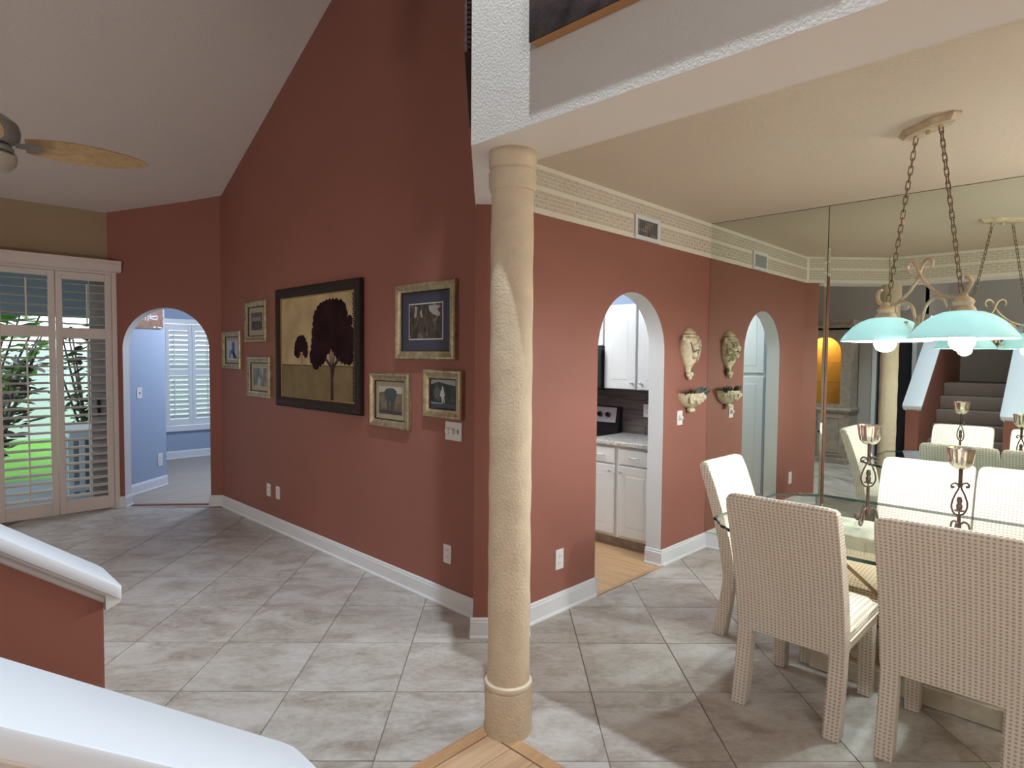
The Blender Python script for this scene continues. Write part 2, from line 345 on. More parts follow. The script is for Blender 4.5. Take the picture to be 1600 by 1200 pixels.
# ------------------------------------------------------------------ structure: walls
def arch_wall(name, O, dirv, nrm, L, th, op, top, m=('red', 'jamb'), s0=0.0, backm=None):
    """wall from s0 to L along dirv; op=(s0,s1,spring,apex); top=[(s,z)..] from right to left"""
    a, b, sp, ap = op; pts = [(s0, 0), (a, 0), (a, sp)]; c = (a+b)/2; n = 28
    for k in range(1, n): t = PI-PI*k/n; pts.append((c+(b-a)/2*math.cos(t), sp+(ap-sp)*math.sin(t)))
    pts += [(b, sp), (b, 0), (L, 0)]+top
    i1, i2 = 1, 1+n+2
    P = lambda s, z, d: (O[0]+dirv[0]*s+nrm[0]*d, O[1]+dirv[1]*s+nrm[1]*d, z)
    bm = B(); f = [bm.verts.new(P(s, z, 0)) for s, z in pts]; g = [bm.verts.new(P(s, z, th)) for s, z in pts]; k = len(pts)
    bm.faces.new(f).material_index = 0; q = bm.faces.new(list(reversed(g))); q.material_index = 2 if backm else 0
    for i in range(k):
        q = bm.faces.new((f[i], g[i], g[(i+1) % k], f[(i+1) % k])); q.material_index = 1 if i1 <= i < i2 else 0
    return struct(obj(name, bm, list(m)+([backm] if backm else []), smooth=20))
# picture wall: gable shaped prism
bm = B(); prism(bm, [(PW, 2.45, 0), (PW, 6.615, 0), (PW, 6.615, 3.16), (PW, 6.54, 3.24), (PW, 2.05, TOP+.05), (PW, 2.0, TOP+.05), (PW, 2.0, 2.74), (PW, 2.45, 2.74)], (.126, 0, 0))
struct(obj('wall_picture', bm, 'red'))
arch_wall('wall_dining', (0, DW), (1, 0), (0, 1), 4.95, .13, (3.279, 4.110, 1.615, 2.03), [(4.95, 2.72), (2.47, 2.72)], s0=2.47, backm='bluew')
arch_wall('wall_far', Lw, cdir, cnrm, 1.035, .13, (.068, .909, 1.62, 2.043), [(1.035, 3.30), (-.06, 3.05)], s0=-.06, backm='bluew')
# garden wall with the sliding door opening
bm = B()
for q in ((-1.1, .30, 0, 3.05), (.30, 1.70, 2.42, 3.05)): add_box(bm, q[0], q[1], 7.30, 7.44, q[2], q[3])
struct(obj('wall_back', bm, 'tan'))
# grey wall seen in the mirror, with a dark doorway
bm = B(); X0 = -1.0
for y0, y1, z0 in ((1.95, 2.14, 0), (2.14, 2.60, 2.07), (2.60, 7.45, 0)): add_box(bm, X0-.12, X0, y0, y1, z0, TOP+.1)
struct(obj('wall_left', bm, 'gray'))
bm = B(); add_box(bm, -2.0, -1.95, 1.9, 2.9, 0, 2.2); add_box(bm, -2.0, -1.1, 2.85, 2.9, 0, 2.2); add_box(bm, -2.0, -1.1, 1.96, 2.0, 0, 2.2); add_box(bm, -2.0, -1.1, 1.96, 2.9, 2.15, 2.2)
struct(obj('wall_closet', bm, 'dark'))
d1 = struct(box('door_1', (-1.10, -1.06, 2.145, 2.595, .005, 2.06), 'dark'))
for z0, z1 in ((.2, .95), (1.1, 1.9)): box('panel', (-1.062, -1.055, 2.22, 2.52, z0, z1), 'dark', d1, .003)
bm = B()
for dims in ((-1.0, -.98, 2.60, 2.66, 0, 2.13), (-1.0, -.98, 2.08, 2.14, 0, 2.13), (-1.0, -.98, 2.14, 2.60, 2.07, 2.13)): add_box(bm, *dims, bev=.004)
struct(obj('trim_1', bm, 'white'))
# stair hall shell behind the camera
bm = B(); add_box(bm, -2.55, -2.43, -2.6, 2.0, 0, TOP+.1); struct(obj('wall_stair', bm, 'gray')); bm = B(); add_box(bm, -2.43, -1.0, 1.955, 2.0, 2.25, TOP+.1); struct(obj('wall_stair_upper', bm, 'gray'))
bm = B(); add_box(bm, -2.6, 4.95, -2.62, -2.5, 0, TOP+.1); add_box(bm, 1.65, 1.95, -2.5, -1.05, 0, SO+.1); struct(obj('wall_front', bm, 'gray'))
# header: high wall over the dining opening; 45 degree return from the column to the corner pilaster
bm = B(); prism(bm, [(1.65, -2.5, SO), (1.65, 1.845, SO), (1.95, 1.77, SO), (1.95, -2.5, SO)], (0, 0, TOP-SO+.05), side=None)
for f in bm.faces:
    f.material_index = 0
bm.normal_update()
for f in bm.faces:
    c = f.calc_center_median()
    if abs(c.z-SO) < .01: f.material_index = 1
    if c.x > 1.94: f.material_index = 1
struct(obj('wall_header', bm, ['stucco', 'soffit'], recalc=True, smooth=0))
e1, e2 = Vector((1.652, 1.846)), Vector((2.283, 2.515)); dd = (e2-e1).normalized(); dn = Vector((dd.y, -dd.x))*.32
bm = B(); E2 = e2+dd*.28
prism(bm, [(e1.x, e1.y, SO+.0005), (E2.x, E2.y, SO+.0005), (2.64, 2.445, SO+.0005), (1.955, 1.79, SO+.0005), (1.90, 1.78, SO+.0005)], (0, 0, TOP-SO+.05))
for f in bm.faces: f.material_index = 1 if abs(f.calc_center_median().z-SO) < .01 else 0
struct(obj('wall_return', bm, ['soffit', 'soffit'], smooth=0))
# corner pilaster at 45 degrees
pA, pB_ = Vector((2.292, 2.522)), Vector((2.504, 2.312)); pd = Vector((.7071, .7071))
bm = B(); prism(bm, [(pA.x, pA.y, 0), (pB_.x, pB_.y, 0), (pB_.x+pd.x*.3, pB_.y+pd.y*.3, 0), (pA.x+pd.x*.3, pA.y+pd.y*.3, 0)], (0, 0, SO))
struct(obj('wall_pilaster', bm, 'red', smooth=0))
# dining shell
bm = B(); add_box(bm, DM+.014, DM+.15, -1.7, 5.6, 0, 2.9); struct(obj('wall_right', bm, 'red'))
bm = B(); add_box(bm, 1.9, 4.95, -1.62, -1.5, 0, 2.9); struct(obj('wall_end', bm, 'tan'))
# kitchen and den shells
bm = B(); add_box(bm, 2.595, 4.95, 5.4, 5.5, 0, 2.6); add_box(bm, 4.802, 4.81, 2.55, 5.45, 0, 2.6); struct(obj('wall_kitchen', bm, 'bluew'))
bm = B(); i0, i1 = Vector((1.925, 7.751)), Vector((2.405, 8.154)); idr = (i1-i0).normalized(); inn = Vector((-idr.y, idr.x))*.12; ix = i0-idr*.42
prism(bm, [(ix.x, ix.y, 0), (i1.x, i1.y, 0), (i1.x+inn.x, i1.y+inn.y, 0), (ix.x+inn.x, ix.y+inn.y, 0)], (0, 0, 2.5)); struct(obj('wall_den_hall', bm, 'bluew'))
bm = B()
for q in ((2.25, 2.92, 0, 2.5), (2.92, 4.14, 0, .50), (2.92, 4.14, 2.05, 2.5), (4.14, 4.8, 0, 2.5)): add_box(bm, q[0], q[1], 10.08, 10.2, q[2], q[3])
add_box(bm, 4.7, 4.8, 5.5, 10.2, 0, 2.5); add_box(bm, 2.25, 2.33, 8.16, 10.2, 0, 2.5); add_box(bm, 2.6, 4.8, 6.5, 6.6, 0, 2.5)
struct(obj('wall_den', bm, 'bluew'))
# ceilings
bm = B(); V = lambda *p: bm.verts.new(p)
a, b, c = V(-1.12, 7.36, 2.962), V(1.64, 7.36, 2.966), V(PW+.05, 6.52, 3.199); d, e = V(PW+.05, 2.0, TOP), V(-1.12, 2.0, TOP)
bm.faces.new((a, b, c)); bm.faces.new((a, c, d, e)); r = bmesh.ops.extrude_face_region(bm, geom=bm.faces[:])
for v in [g for g in r['geom'] if isinstance(g, bmesh.types.BMVert)]: v.co.z += .12
struct(obj('ceiling', bm, 'ceil', smooth=30))
bm = B(); add_box(bm, -2.6, 2.65, -2.62, 2.02, TOP, TOP+.12); struct(obj('ceiling_hall', bm, 'ceil'))
bm = B(); prism(bm, [(1.80, -1.6, HD), (4.9, -1.6, HD), (4.9, 2.5, HD), (2.45, 2.5, HD), (1.80, 1.86, HD)], (0, 0, .1)); struct(obj('ceiling_dining', bm, 'dceil'))
bm = B(); add_box(bm, 2.5, 4.95, 2.5, 5.5, 2.45, 2.52); struct(obj('ceiling_kitchen', bm, 'jamb'))
bm = B(); prism(bm, [(1.60, 7.46, 2.5), (1.70, 7.36, 2.5), (2.55, 6.65, 2.5), (4.8, 6.5, 2.5), (4.8, 10.2, 2.5), (2.25, 10.2, 2.5), (2.25, 8.2, 2.5)], (0, 0, .08)); struct(obj('ceiling_den', bm, 'bluew'))

# stencilled brick band under the dining ceiling
def brick_band(name, O, dirv, nrm, L, s_from=0.0):
    O, dirv, nrm = Vector(O), Vector(dirv), Vector(nrm)
    def slab(bm, s0, s1, z0, z1, t0, t1):
        p = lambda s, z: (O.x+dirv.x*s+nrm.x*t0, O.y+dirv.y*s+nrm.y*t0, z)
        prism(bm, [p(s0, z0), p(s1, z0), p(s1, z1), p(s0, z1)], (nrm.x*(t1-t0), nrm.y*(t1-t0), 0))
    bm = B(); slab(bm, s_from, L, 2.405, HD, 0, .004); root = struct(obj(name, bm, 'bandline'))
    bm = B()
    for z0, z1 in ((2.432, 2.535), (2.560, 2.655)):
        n = 4; h = (z1-z0)/n
        for k in range(n):
            s = s_from+(-.0405 if k % 2 else 0)
            while s < L:
                a, b = max(s, s_from), min(s+.073, L); s += .081
                if b-a > .015: slab(bm, a, b, z0+k*h+.003, z0+(k+1)*h-.003, .003, .0075+random.uniform(-.0008, .0008))
    stuff(obj('brick_relief', bm, 'band', root, smooth=0))
    bm = B(); slab(bm, s_from, L, 2.400, 2.412, 0, .010); obj('bead', bm, 'bandline', root); return root
brick_band('trim_2', (0, DW), (1, 0), (0, -1), DM, 2.42)
brick_band('trim_3', (1.95, -1.5), (0, 1), (1, 0), 3.28)
q = Vector((1.955, 1.79)); q2 = (Vector((2.64, 2.445))-q).normalized(); brick_band('trim_4', q, q2, (q2.y, -q2.x), .87, 0)

# baseboards
def baseboard(name, segs, h=.115, m='white'):
    bm = B(); prof = [(0, 0), (.024, 0), (.024, .008), (.016, .020), (.016, h-.022), (.012, h-.018), (.012, h-.008), (.007, h), (0, h)]
    for p0, p1, n in segs:
        p0, p1, n = Vector(p0), Vector(p1), Vector(n).normalized()
        prism(bm, [(p0.x+n.x*d, p0.y+n.y*d, z) for d, z in prof], (p1.x-p0.x, p1.y-p0.y, 0))
    return struct(obj(name, bm, m, smooth=0))
P2 = lambda s: Lw+cdir*s
baseboard('baseboard_picture', [((PW, 2.60), (PW, 6.60), (-1, 0)), (P2(.905), P2(1.02), -cnrm), (P2(.909)-cnrm*.016, P2(.909)+cnrm*.13, -cdir), (P2(-.06), P2(.068), -cnrm), (P2(.068)-cnrm*.016, P2(.068)+cnrm*.13, cdir)])
baseboard('baseboard_pilaster', [(pA+Vector((-.011, .011)), pB_+Vector((.011, -.011)), (-1, -1)), (pA, pA+pd*.3, (-1, 1)), (pB_, pB_+pd*.3, (1, -1))])
baseboard('baseboard_dining', [((2.5, DW), (3.279, DW), (0, -1)), ((3.279, DW-.016), (3.279, DW+.13), (1, 0)), ((4.110, DW), (4.80, DW), (0, -1)), ((4.110, DW-.016), (4.110, DW+.13), (-1, 0)), ((DM+.014, DW), (DM+.014, -1.4), (-1, 0))], h=.122)
baseboard('baseboard_den', [(i0-idr*.4, i1, -inn), (i1, i1+inn, idr), ((2.33, 10.08), (4.7, 10.08), (0, -1))], h=.12)
baseboard('baseboard_left', [((-1.0, 2.66), (-1.0, 7.3), (1, 0)), ((-1.0, 7.30), (.70, 7.30), (0, -1))])

# stair half walls with sloping caps
def half_wall(name, y0, y1, xe, z_of):
    bm = B(); xs = -1.14; prism(bm, [(xe, y0+.035, 0), (xe, y0+.035, z_of(xe)-.06), (xs, y0+.035, z_of(xs)-.06), (-2.43, y0+.035, z_of(xs)-.06), (-2.43, y0+.035, 0)], (0, y1-y0-.07, 0))
    o = struct(obj(name, bm, 'red', smooth=0)); xt = xe+.036
    bm = B(); P = lambda x, z: (x, y0, z)
    prism(bm, [P(xt, z_of(xt)), P(xs, z_of(xs)), P(-2.43, z_of(xs)), P(-2.43, z_of(xs)-.03), P(xs, z_of(xs)-.034), P(xt, z_of(xt)-.034)], (0, y1-y0, 0))
    es = [e for e in bm.edges if abs(e.verts[0].co.x-xt) < 1e-4 and abs(e.verts[1].co.x-xt) < 1e-4 and abs(e.verts[0].co.y-e.verts[1].co.y) < 1e-4]
    bmesh.ops.bevel(bm, geom=es, offset=.02, segments=4, affect='EDGES', profile=.5)
    bmesh.ops.bevel(bm, geom=[e for e in bm.edges if e.calc_face_angle(0) > 1.2], offset=.004, segments=2, affect='EDGES', profile=.5)
    obj('cap', bm, 'capbluelit', o)
    bm = B(); prof = [(.0, 0), (.004, -.008), (.016, -.018), (.022, -.028), (.036, -.041), (.036, 0)]
    for side in (0, 1):
        yb = y0+.008 if side == 0 else y1-.008; sg = 1 if side == 0 else -1
        pr = lambda x, dy, dz: (x, yb+sg*dy, z_of(x)-.033+dz)
        prism(bm, [pr(xe+.02, a_, b_) for a_, b_ in prof], (xs-xe-.02, 0, z_of(xs)-z_of(xe+.02)))
    prism(bm, [(xe, y0+.010, z_of(xe)-.033), (xe+.034, y0+.010, z_of(xe)-.0585), (xe+.030, y0+.010, z_of(xe)-.064), (xe, y0+.010, z_of(xe)-.078)], (0, y1-y0-.024, 0))
    obj('cap_molding', bm, 'white', o, smooth=0); return o
zf = lambda x: .993-.75*(x-.411); zn = lambda x: .930-.75*(x-.461)
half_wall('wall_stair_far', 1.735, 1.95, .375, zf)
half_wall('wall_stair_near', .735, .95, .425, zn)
st = thing('staircase', 'brown carpeted staircase rising between two red half walls, seen in the mirror', 'stairs', (0, 1.34, 0))
for k in range(1, 8):
    x1 = .30-.24*(k-1); x0 = x1-.24 if k < 7 else -2.42
    bm = B(); add_box(bm, x0-.01 if k < 7 else x0, x1, .917, 1.768, 0 if k == 1 else .18*(k-1)-.0, .18*k, bev=.014, seg=2); obj('step', bm, 'carpet', st)

# ------------------------------------------------------------------ column
ct = thing('column', 'tan hand-plastered round column standing on the oak floor corner', 'column', (1.825, 1.785, 0))
cc = (1.825, 1.785, 0)
bm = B(); lathe(bm, [(0, 0), (.099, 0), (.100, .02), (.099, .19), (.09, .20)], cc, 40, wob=.006); obj('base', bm, 'colm', ct)
bm = B(); lathe(bm, [(.085, .195), (.098, .196), (.101, .206), (.099, .217), (.086, .224)], cc, 40, wob=.008); obj('ring', bm, 'rope', ct)
bm = B(); lathe(bm, [(.088, .19)]+[(.0885+.0015*math.sin(k*1.7)-.0015*k/30, .21+k*(2.06/30)) for k in range(31)], cc, 40, wob=.012); obj('shaft', bm, 'colm', ct)
bm = B(); lathe(bm, [(.083, 2.238), (.092, 2.242), (.0965, 2.258), (.098, 2.312), (.094, 2.322), (.089, 2.325), (.092, 2.328), (.0965, 2.336), (.098, 2.40), (0, 2.40)], cc, 40, wob=.005); obj('capital', bm, 'colm', ct)

# ------------------------------------------------------------------ mirrors
def mirror_panel(name, label, y0, y1, z0, z1, bl, br):
    t = thing(name, label, 'mirror', (DM, (y0+y1)/2, z0)); bm = B(); x0, x1 = DM, DM+.0016; bw = .016
    a = [(y0, z0), (y1, z0), (y1, z1), (y0, z1)]; b = [(y0+(bw if bl else 0), z0), (y1-(bw if br else 0), z0), (y1-(bw if br else 0), z1), (y0+(bw if bl else 0), z1)]
    va = [bm.verts.new((x1, *p)) for p in a]; vb = [bm.verts.new((x0 if True else x1, *p)) for p in b]
    bm.faces.new(vb)
    for i in range(4):
        if (Vector(a[i])-Vector(b[i])).length+(Vector(a[(i+1) % 4])-Vector(b[(i+1) % 4])).length > 1e-4 and i in (1, 3): bm.faces.new((va[i], va[(i+1) % 4], vb[(i+1) % 4], vb[i]))
    obj('glass', bm, 'mirror', t, smooth=0)
    bm = B(); add_box(bm, x1+.0016, DM+.012, y0-.003, y1+.003, z0-.004, z1+.003); obj('backing', bm, 'medge', t, smooth=0)
mirror_panel('wall_mirror', 'tall narrow mirror panel beside the cream wall urn', 1.515, 2.416, .128, HD-.004, True, False)
mirror_panel('wall_mirror', 'wide mirror panel behind the table, reflecting the stairs and column', -1.45, 1.509, .128, HD-.004, False, True)

# ------------------------------------------------------------------ pictures on the picture wall
def frame_mesh(bm, y0, y1, z0, z1, prof, X=PW):
    loops = []
    for d, h in prof: loops.append([bm.verts.new((X-h, yy, zz)) for yy, zz in ((y0+d, z0+d), (y1-d, z0+d), (y1-d, z1-d), (y0+d, z1-d))])
    for a, b in zip(loops, loops[1:]):
        for i in range(4): bm.faces.new((a[i], a[(i+1) % 4], b[(i+1) % 4], b[i]))
def flat(name, pts, X, m, parent, t=.0012):
    bm = B(); prism(bm, [(X, y, z) for y, z in pts], (-t, 0, 0)); return obj(name, bm, m, parent, smooth=0)
def rect(y0, y1, z0, z1): return [(y0, z0), (y1, z0), (y1, z1), (y0, z1)]
def photo_frame(label, y0, y1, z0, z1, fw_, matm, mw, pm, bev=True, glass=False, dp=.034):
    t = thing('picture_frame', label, 'picture', (PW, (y0+y1)/2, z0)); bm = B()
    frame_mesh(bm, y0, y1, z0, z1, [(0, 0), (0, dp*.7), (fw_*.12, dp*.95), (fw_*.3, dp), (fw_*.55, dp*.78), (fw_*.8, dp*.62), (fw_*.93, dp*.6), (fw_, dp*.45), (fw_, .005)]); obj('frame', bm, 'gold', t, smooth=25)
    bm = B(); frame_mesh(bm, y0+fw_-.002, y1-fw_+.002, z0+fw_-.002, z1-fw_+.002, [(0, .02), (.004, .02), (.007, .012), (.007, .005)]); obj('lip', bm, 'frameback', t)
    a = fw_+.006; X = PW-.008
    if matm:
        flat('mat_board', rect(y0+a, y1-a, z0+a, z1-a), X, matm, t); b = a+mw
        if bev: flat('bevel', rect(y0+b-.007, y1-b+.007, z0+b-.007, z1-b+.007), X-.0012, 'matwhite' if matm != 'matcream' else 'gold', t, .0006)
        flat('photo', rect(y0+b, y1-b, z0+b, z1-b), X-.0018, pm, t, .0006); X2 = X-.0024
    else: b = a; flat('photo', rect(y0+a, y1-a, z0+a, z1-a), X, pm, t); X2 = X-.0012
    if glass: flat('glass', rect(y0+a, y1-a, z0+a, z1-a), X-.005, 'picglass', t, .0008)
    return t, X2, (y0+b, y1-b, z0+b, z1-b)
C_ = lambda r, u, v: (r[1]+(r[0]-r[1])*u, r[2]+(r[3]-r[2])*v)   # u from the right edge of the photo seen from the room... u=0 right
def shape(t, X, r, pts, m, name='print', t_=.0005): return flat(name, [(r[1]-(r[1]-r[0])*u, r[2]+(r[3]-r[2])*v) for u, v in pts], X, m, t, t_)   # u=0 at the far (left in view) edge
def ell(cu, cv, ru, rv, n=14): return [(cu+ru*math.cos(2*PI*k/n), cv+rv*math.sin(2*PI*k/n)) for k in range(n)]
FL = lambda n, c: mat(n, c, .45)
ph1 = photo_mat('photo_pale_sky', [(.30, .34, .44), (.45, .47, .55)], 4, .3); blue1 = FL('photo_blue_chair', (.065, .085, .18)); pale1 = FL('photo_white', (.55, .56, .60))
t, X, r = photo_frame('small gold framed photo of a blue chair, leftmost on the red wall', 6.060, 6.505, 1.43, 1.805, .055, 'matcream', .033, ph1)
shape(t, X, r, [(.20, .08), (.30, .08), (.32, .30), (.52, .30), (.54, .05), (.72, .05), (.74, .25), (.95, .12), (.95, .05), (.72, .03), (.72, .42), (.70, .93), (.48, .93), (.46, .52), (.36, .52), (.22, .42)], blue1)
shape(t, X, r, [(0, 0), (1, 0), (1, .05), (0, .05)], pale1)
ph2 = photo_mat('photo_group_dusk', [(.02, .014, .014), (.10, .065, .05), (.20, .15, .13)], 14, 1)
t, X, r = photo_frame('small gold framed dusk photo of dark figures, upper one left of the tree painting', 5.49, 5.945, 1.692, 2.073, .055, 'matcream', .048, ph2)
dk = FL('photo_dark_figure', (.012, .010, .012)); gl = FL('photo_haze', (.22, .19, .18))
shape(t, X, r, [(.1, .55), (.9, .52), (.9, .72), (.1, .75)], gl)
for u in (.14, .34, .55, .78): shape(t, X-.0005, r, [(u-.06, .06), (u+.06, .06), (u+.05, .45), (u, .52), (u-.05, .45)], dk)
ph3 = photo_mat('photo_woodland', [(.025, .022, .018), (.13, .11, .075), (.42, .42, .38)], 10, 1.5, (1, 1, .5))
t, X, r = photo_frame('small gold framed woodland photo, lower one left of the tree painting', 5.415, 5.90, 1.181, 1.556, .055, 'matcream', .042, ph3)
shape(t, X, r, [(.42, .12), (.55, .12), (.56, .36), (.50, .44), (.43, .36)], FL('photo_pale_dress', (.36, .33, .29)))
# tree painting
t = thing('picture_frame', 'large dark framed painting of a big plum tree and a small tree on gold', 'painting', (PW, 4.59, 1.135)); y0, y1, z0, z1 = 3.915, 5.265, 1.135, 2.138
bm = B(); frame_mesh(bm, y0, y1, z0, z1, [(0, 0), (0, .036), (.012, .046), (.055, .046), (.075, .038), (.082, .03), (.082, .01)]); obj('frame', bm, 'darkframe', t, smooth=20)
bm = B(); frame_mesh(bm, y0+.080, y1-.080, z0+.078, z1-.078, [(0, .030), (.006, .033), (.012, .028), (.012, .01)]); obj('gilt_lip', bm, 'linep', t)
bm = B()
for k in range(44):
    yy = y0+.086+.006*(k % 2); zz = z0+.10+k*(z1-z0-.2)/44; add_box(bm, PW-.036, PW-.03, yy, yy+.010, zz, zz+.013)
stuff(obj('stitched_border', bm, 'darkframe', t, smooth=0))
a = .09; X = PW-.022
flat('painted_sky', rect(y0+a, y1-a, 1.49, z1-a), X, 'skyp', t); flat('painted_field', rect(y0+a, y1-a, z0+a, 1.49), X, 'fieldp', t); flat('horizon_line', rect(y0+a, y1-a, 1.488, 1.494), X-.0012, 'trunkp', t, .0004)
def lobed(pts, amp, per):
    out = []; n = len(pts)
    for i in range(n):
        p, q = Vector(pts[i]), Vector(pts[(i+1) % n]); L = (q-p).length; k = max(2, int(L/per)*4); nn = Vector((-(q-p).y, (q-p).x)).normalized()
        for j in range(k): u = j/k; out.append(tuple(p+(q-p)*u+nn*amp*abs(math.sin(PI*u*max(1, round(L/per))))*(1 if True else 0)))
    return out
crown = [(4.53, 1.97), (4.39, 2.0), (4.29, 2.0), (4.17, 1.98), (4.12, 1.92), (4.11, 1.85), (4.05, 1.87), (4.05, 1.79), (4.01, 1.73), (4.01, 1.66), (4.03, 1.6), (4.04, 1.52), (4.12, 1.51), (4.21, 1.53), (4.28, 1.57), (4.345, 1.63), (4.41, 1.58), (4.45, 1.52), (4.53, 1.49), (4.59, 1.46), (4.64, 1.5), (4.68, 1.55), (4.66, 1.62), (4.64, 1.72), (4.63, 1.8), (4.61, 1.9)]
flat('painted_crown', lobed(crown, -.016, .055), X-.0014, 'treep', t, .0006)
flat('painted_trunk', [(4.355, 1.225), (4.345, 1.39), (4.36, 1.48), (4.43, 1.535), (4.44, 1.55), (4.42, 1.553), (4.36, 1.515), (4.372, 1.60), (4.36, 1.60), (4.345, 1.50), (4.337, 1.50), (4.335, 1.62), (4.325, 1.62), (4.322, 1.50), (4.30, 1.60), (4.288, 1.60), (4.305, 1.51), (4.23, 1.56), (4.215, 1.548), (4.29, 1.48), (4.318, 1.39), (4.308, 1.225)], X-.0021, 'trunkp', t, .0005)
small = [(4.87, 1.73), (4.80, 1.735), (4.77, 1.72), (4.72, 1.66), (4.72, 1.58), (4.75, 1.55), (4.81, 1.59), (4.89, 1.55), (4.95, 1.58), (4.94, 1.65), (4.91, 1.7)]
flat('painted_crown', lobed(small, -.010, .04), X-.0014, 'treep', t, .0006); flat('painted_trunk', [(4.835, 1.49), (4.845, 1.60), (4.80, 1.60), (4.812, 1.49)], X-.0021, 'linep', t, .0005)
# large photo in slate mat
ph4 = photo_mat('photo_tree_bark', [(.012, .010, .009), (.055, .038, .030), (.10, .075, .06), (.36, .33, .32)], 9, 2.2, (1, 1.3, .75))
t, X, r = photo_frame('largest gold framed photo with slate blue mat, near the column', 2.877, 3.49, 1.55, 2.044, .055, 'matblue', .075, ph4, True, True, .036)
br = FL('photo_bark_brown', (.085, .05, .035)); wh = FL('photo_light_patch', (.42, .38, .36)); 
shape(t, X, r, [(.34, .20), (.46, .20), (.44, .66), (.36, .90), (.28, .90), (.30, .55)], br)
shape(t, X-.0005, r, [(.16, .62), (.22, .62), (.26, .92), (.18, .97)], wh); shape(t, X-.0005, r, [(.36, .64), (.42, .60), (.38, .84), (.33, .78)], wh)
shape(t, X-.0005, r, [(.62, .80), (.72, .70), (.9, .62), (.95, .70), (.84, .84), (.97, .90), (.8, .96), (.6, .95)], wh)
# two photos beside the light switch
ph5 = photo_mat('photo_autumn_field', [(.05, .035, .03), (.15, .10, .06), (.22, .16, .10)], 12, 1)
t, X, r = photo_frame('gold framed photo of a dark shape over rusty ground, right of the tree painting', 3.344, 3.805, 1.077, 1.455, .054, 'matcream', .034, ph5)
shape(t, X, r, [(0, .74), (.1, .80), (1, .76), (1, 1), (0, 1)], FL('photo_pale_sky', (.46, .43, .38)))
shape(t, X-.0005, r, [(.28, .55), (.24, .80), (.34, .92), (.5, .95), (.66, .94), (.78, .85), (.78, .66), (.70, .52), (.62, .12), (.54, .12), (.53, .48), (.46, .48), (.42, .12), (.36, .12), (.36, .52)], FL('photo_grey_body', (.050, .058, .060)))
shape(t, X-.0005, r, [(0, .0), (1, .0), (1, .12), (0, .14)], FL('photo_shadow_ground', (.05, .03, .045)))
ph6 = photo_mat('photo_night_park', [(.008, .009, .012), (.025, .035, .028), (.11, .12, .12)], 11, 1.2)
t, X, r = photo_frame('gold framed night photo of a person in a white dress, above the light switch', 2.815, 3.186, 1.186, 1.488, .056, None, 0, ph6, glass=False)
shape(t, X, r, [(0, .82), (.3, .93), (.6, .86), (1, .80), (1, 1), (0, 1)], FL('photo_grey_sky', (.34, .35, .35)))
shape(t, X, r, [(0, 0), (1, 0), (1, .16), (0, .17)], FL('photo_blue_ground', (.045, .055, .095))); shape(t, X-.0005, r, [(0, .155), (.45, .155), (.45, .18), (0, .185)], wh)
shape(t, X-.0005, r, [(.44, .16), (.47, .16), (.48, .36), (.53, .18), (.56, .18), (.53, .42), (.56, .44), (.52, .62), (.50, .70), (.47, .78), (.44, .74), (.44, .68), (.40, .60), (.36, .42), (.42, .40)], FL('photo_white_dress', (.62, .60, .60)))

# paintings on the header and its return (only partly in view)
t = thing('canvas_painting', 'dark canvas painting with an orange edge high on the pale header wall', 'painting', (1.62, 1.05, 2.66))
bm = B(); add_box(bm, 1.6085, 1.648, .55, 1.495, 2.66, 3.7); obj('stretcher', bm, 'canvaswood', t); box('canvas', (1.6045, 1.6085, .55, 1.497, 2.662, 3.7), 'canvas', t)
bm = B(); o1 = e1+dd*.10; nn = -dn/.32
for s0, s1, z0, z1 in ((.04, .85, 2.78, 3.95),):
    p0, p1 = e1+dd*s0, e1+dd*s1; prism(bm, [(p0.x, p0.y, z0), (p1.x, p1.y, z0), (p1.x, p1.y, z1), (p0.x, p0.y, z1)], (nn.x*.03, nn.y*.03, 0))
t2 = thing('canvas_painting', 'dark carved frame seen edge-on beside the pale header wall', 'painting', (e1.x, e1.y, 2.78)); obj('frame', bm, 'darkframe', t2)
bm = B()
for k in range(60): zz = 2.79+k*.019; p = e1+dd*.036; add_box(bm, p.x+nn.x*.012-.006, p.x+nn.x*.012+.006, p.y+nn.y*.012-.006, p.y+nn.y*.012+.006, zz, zz+.012)
stuff(obj('beading', bm, 'darkframe', t2, smooth=0))

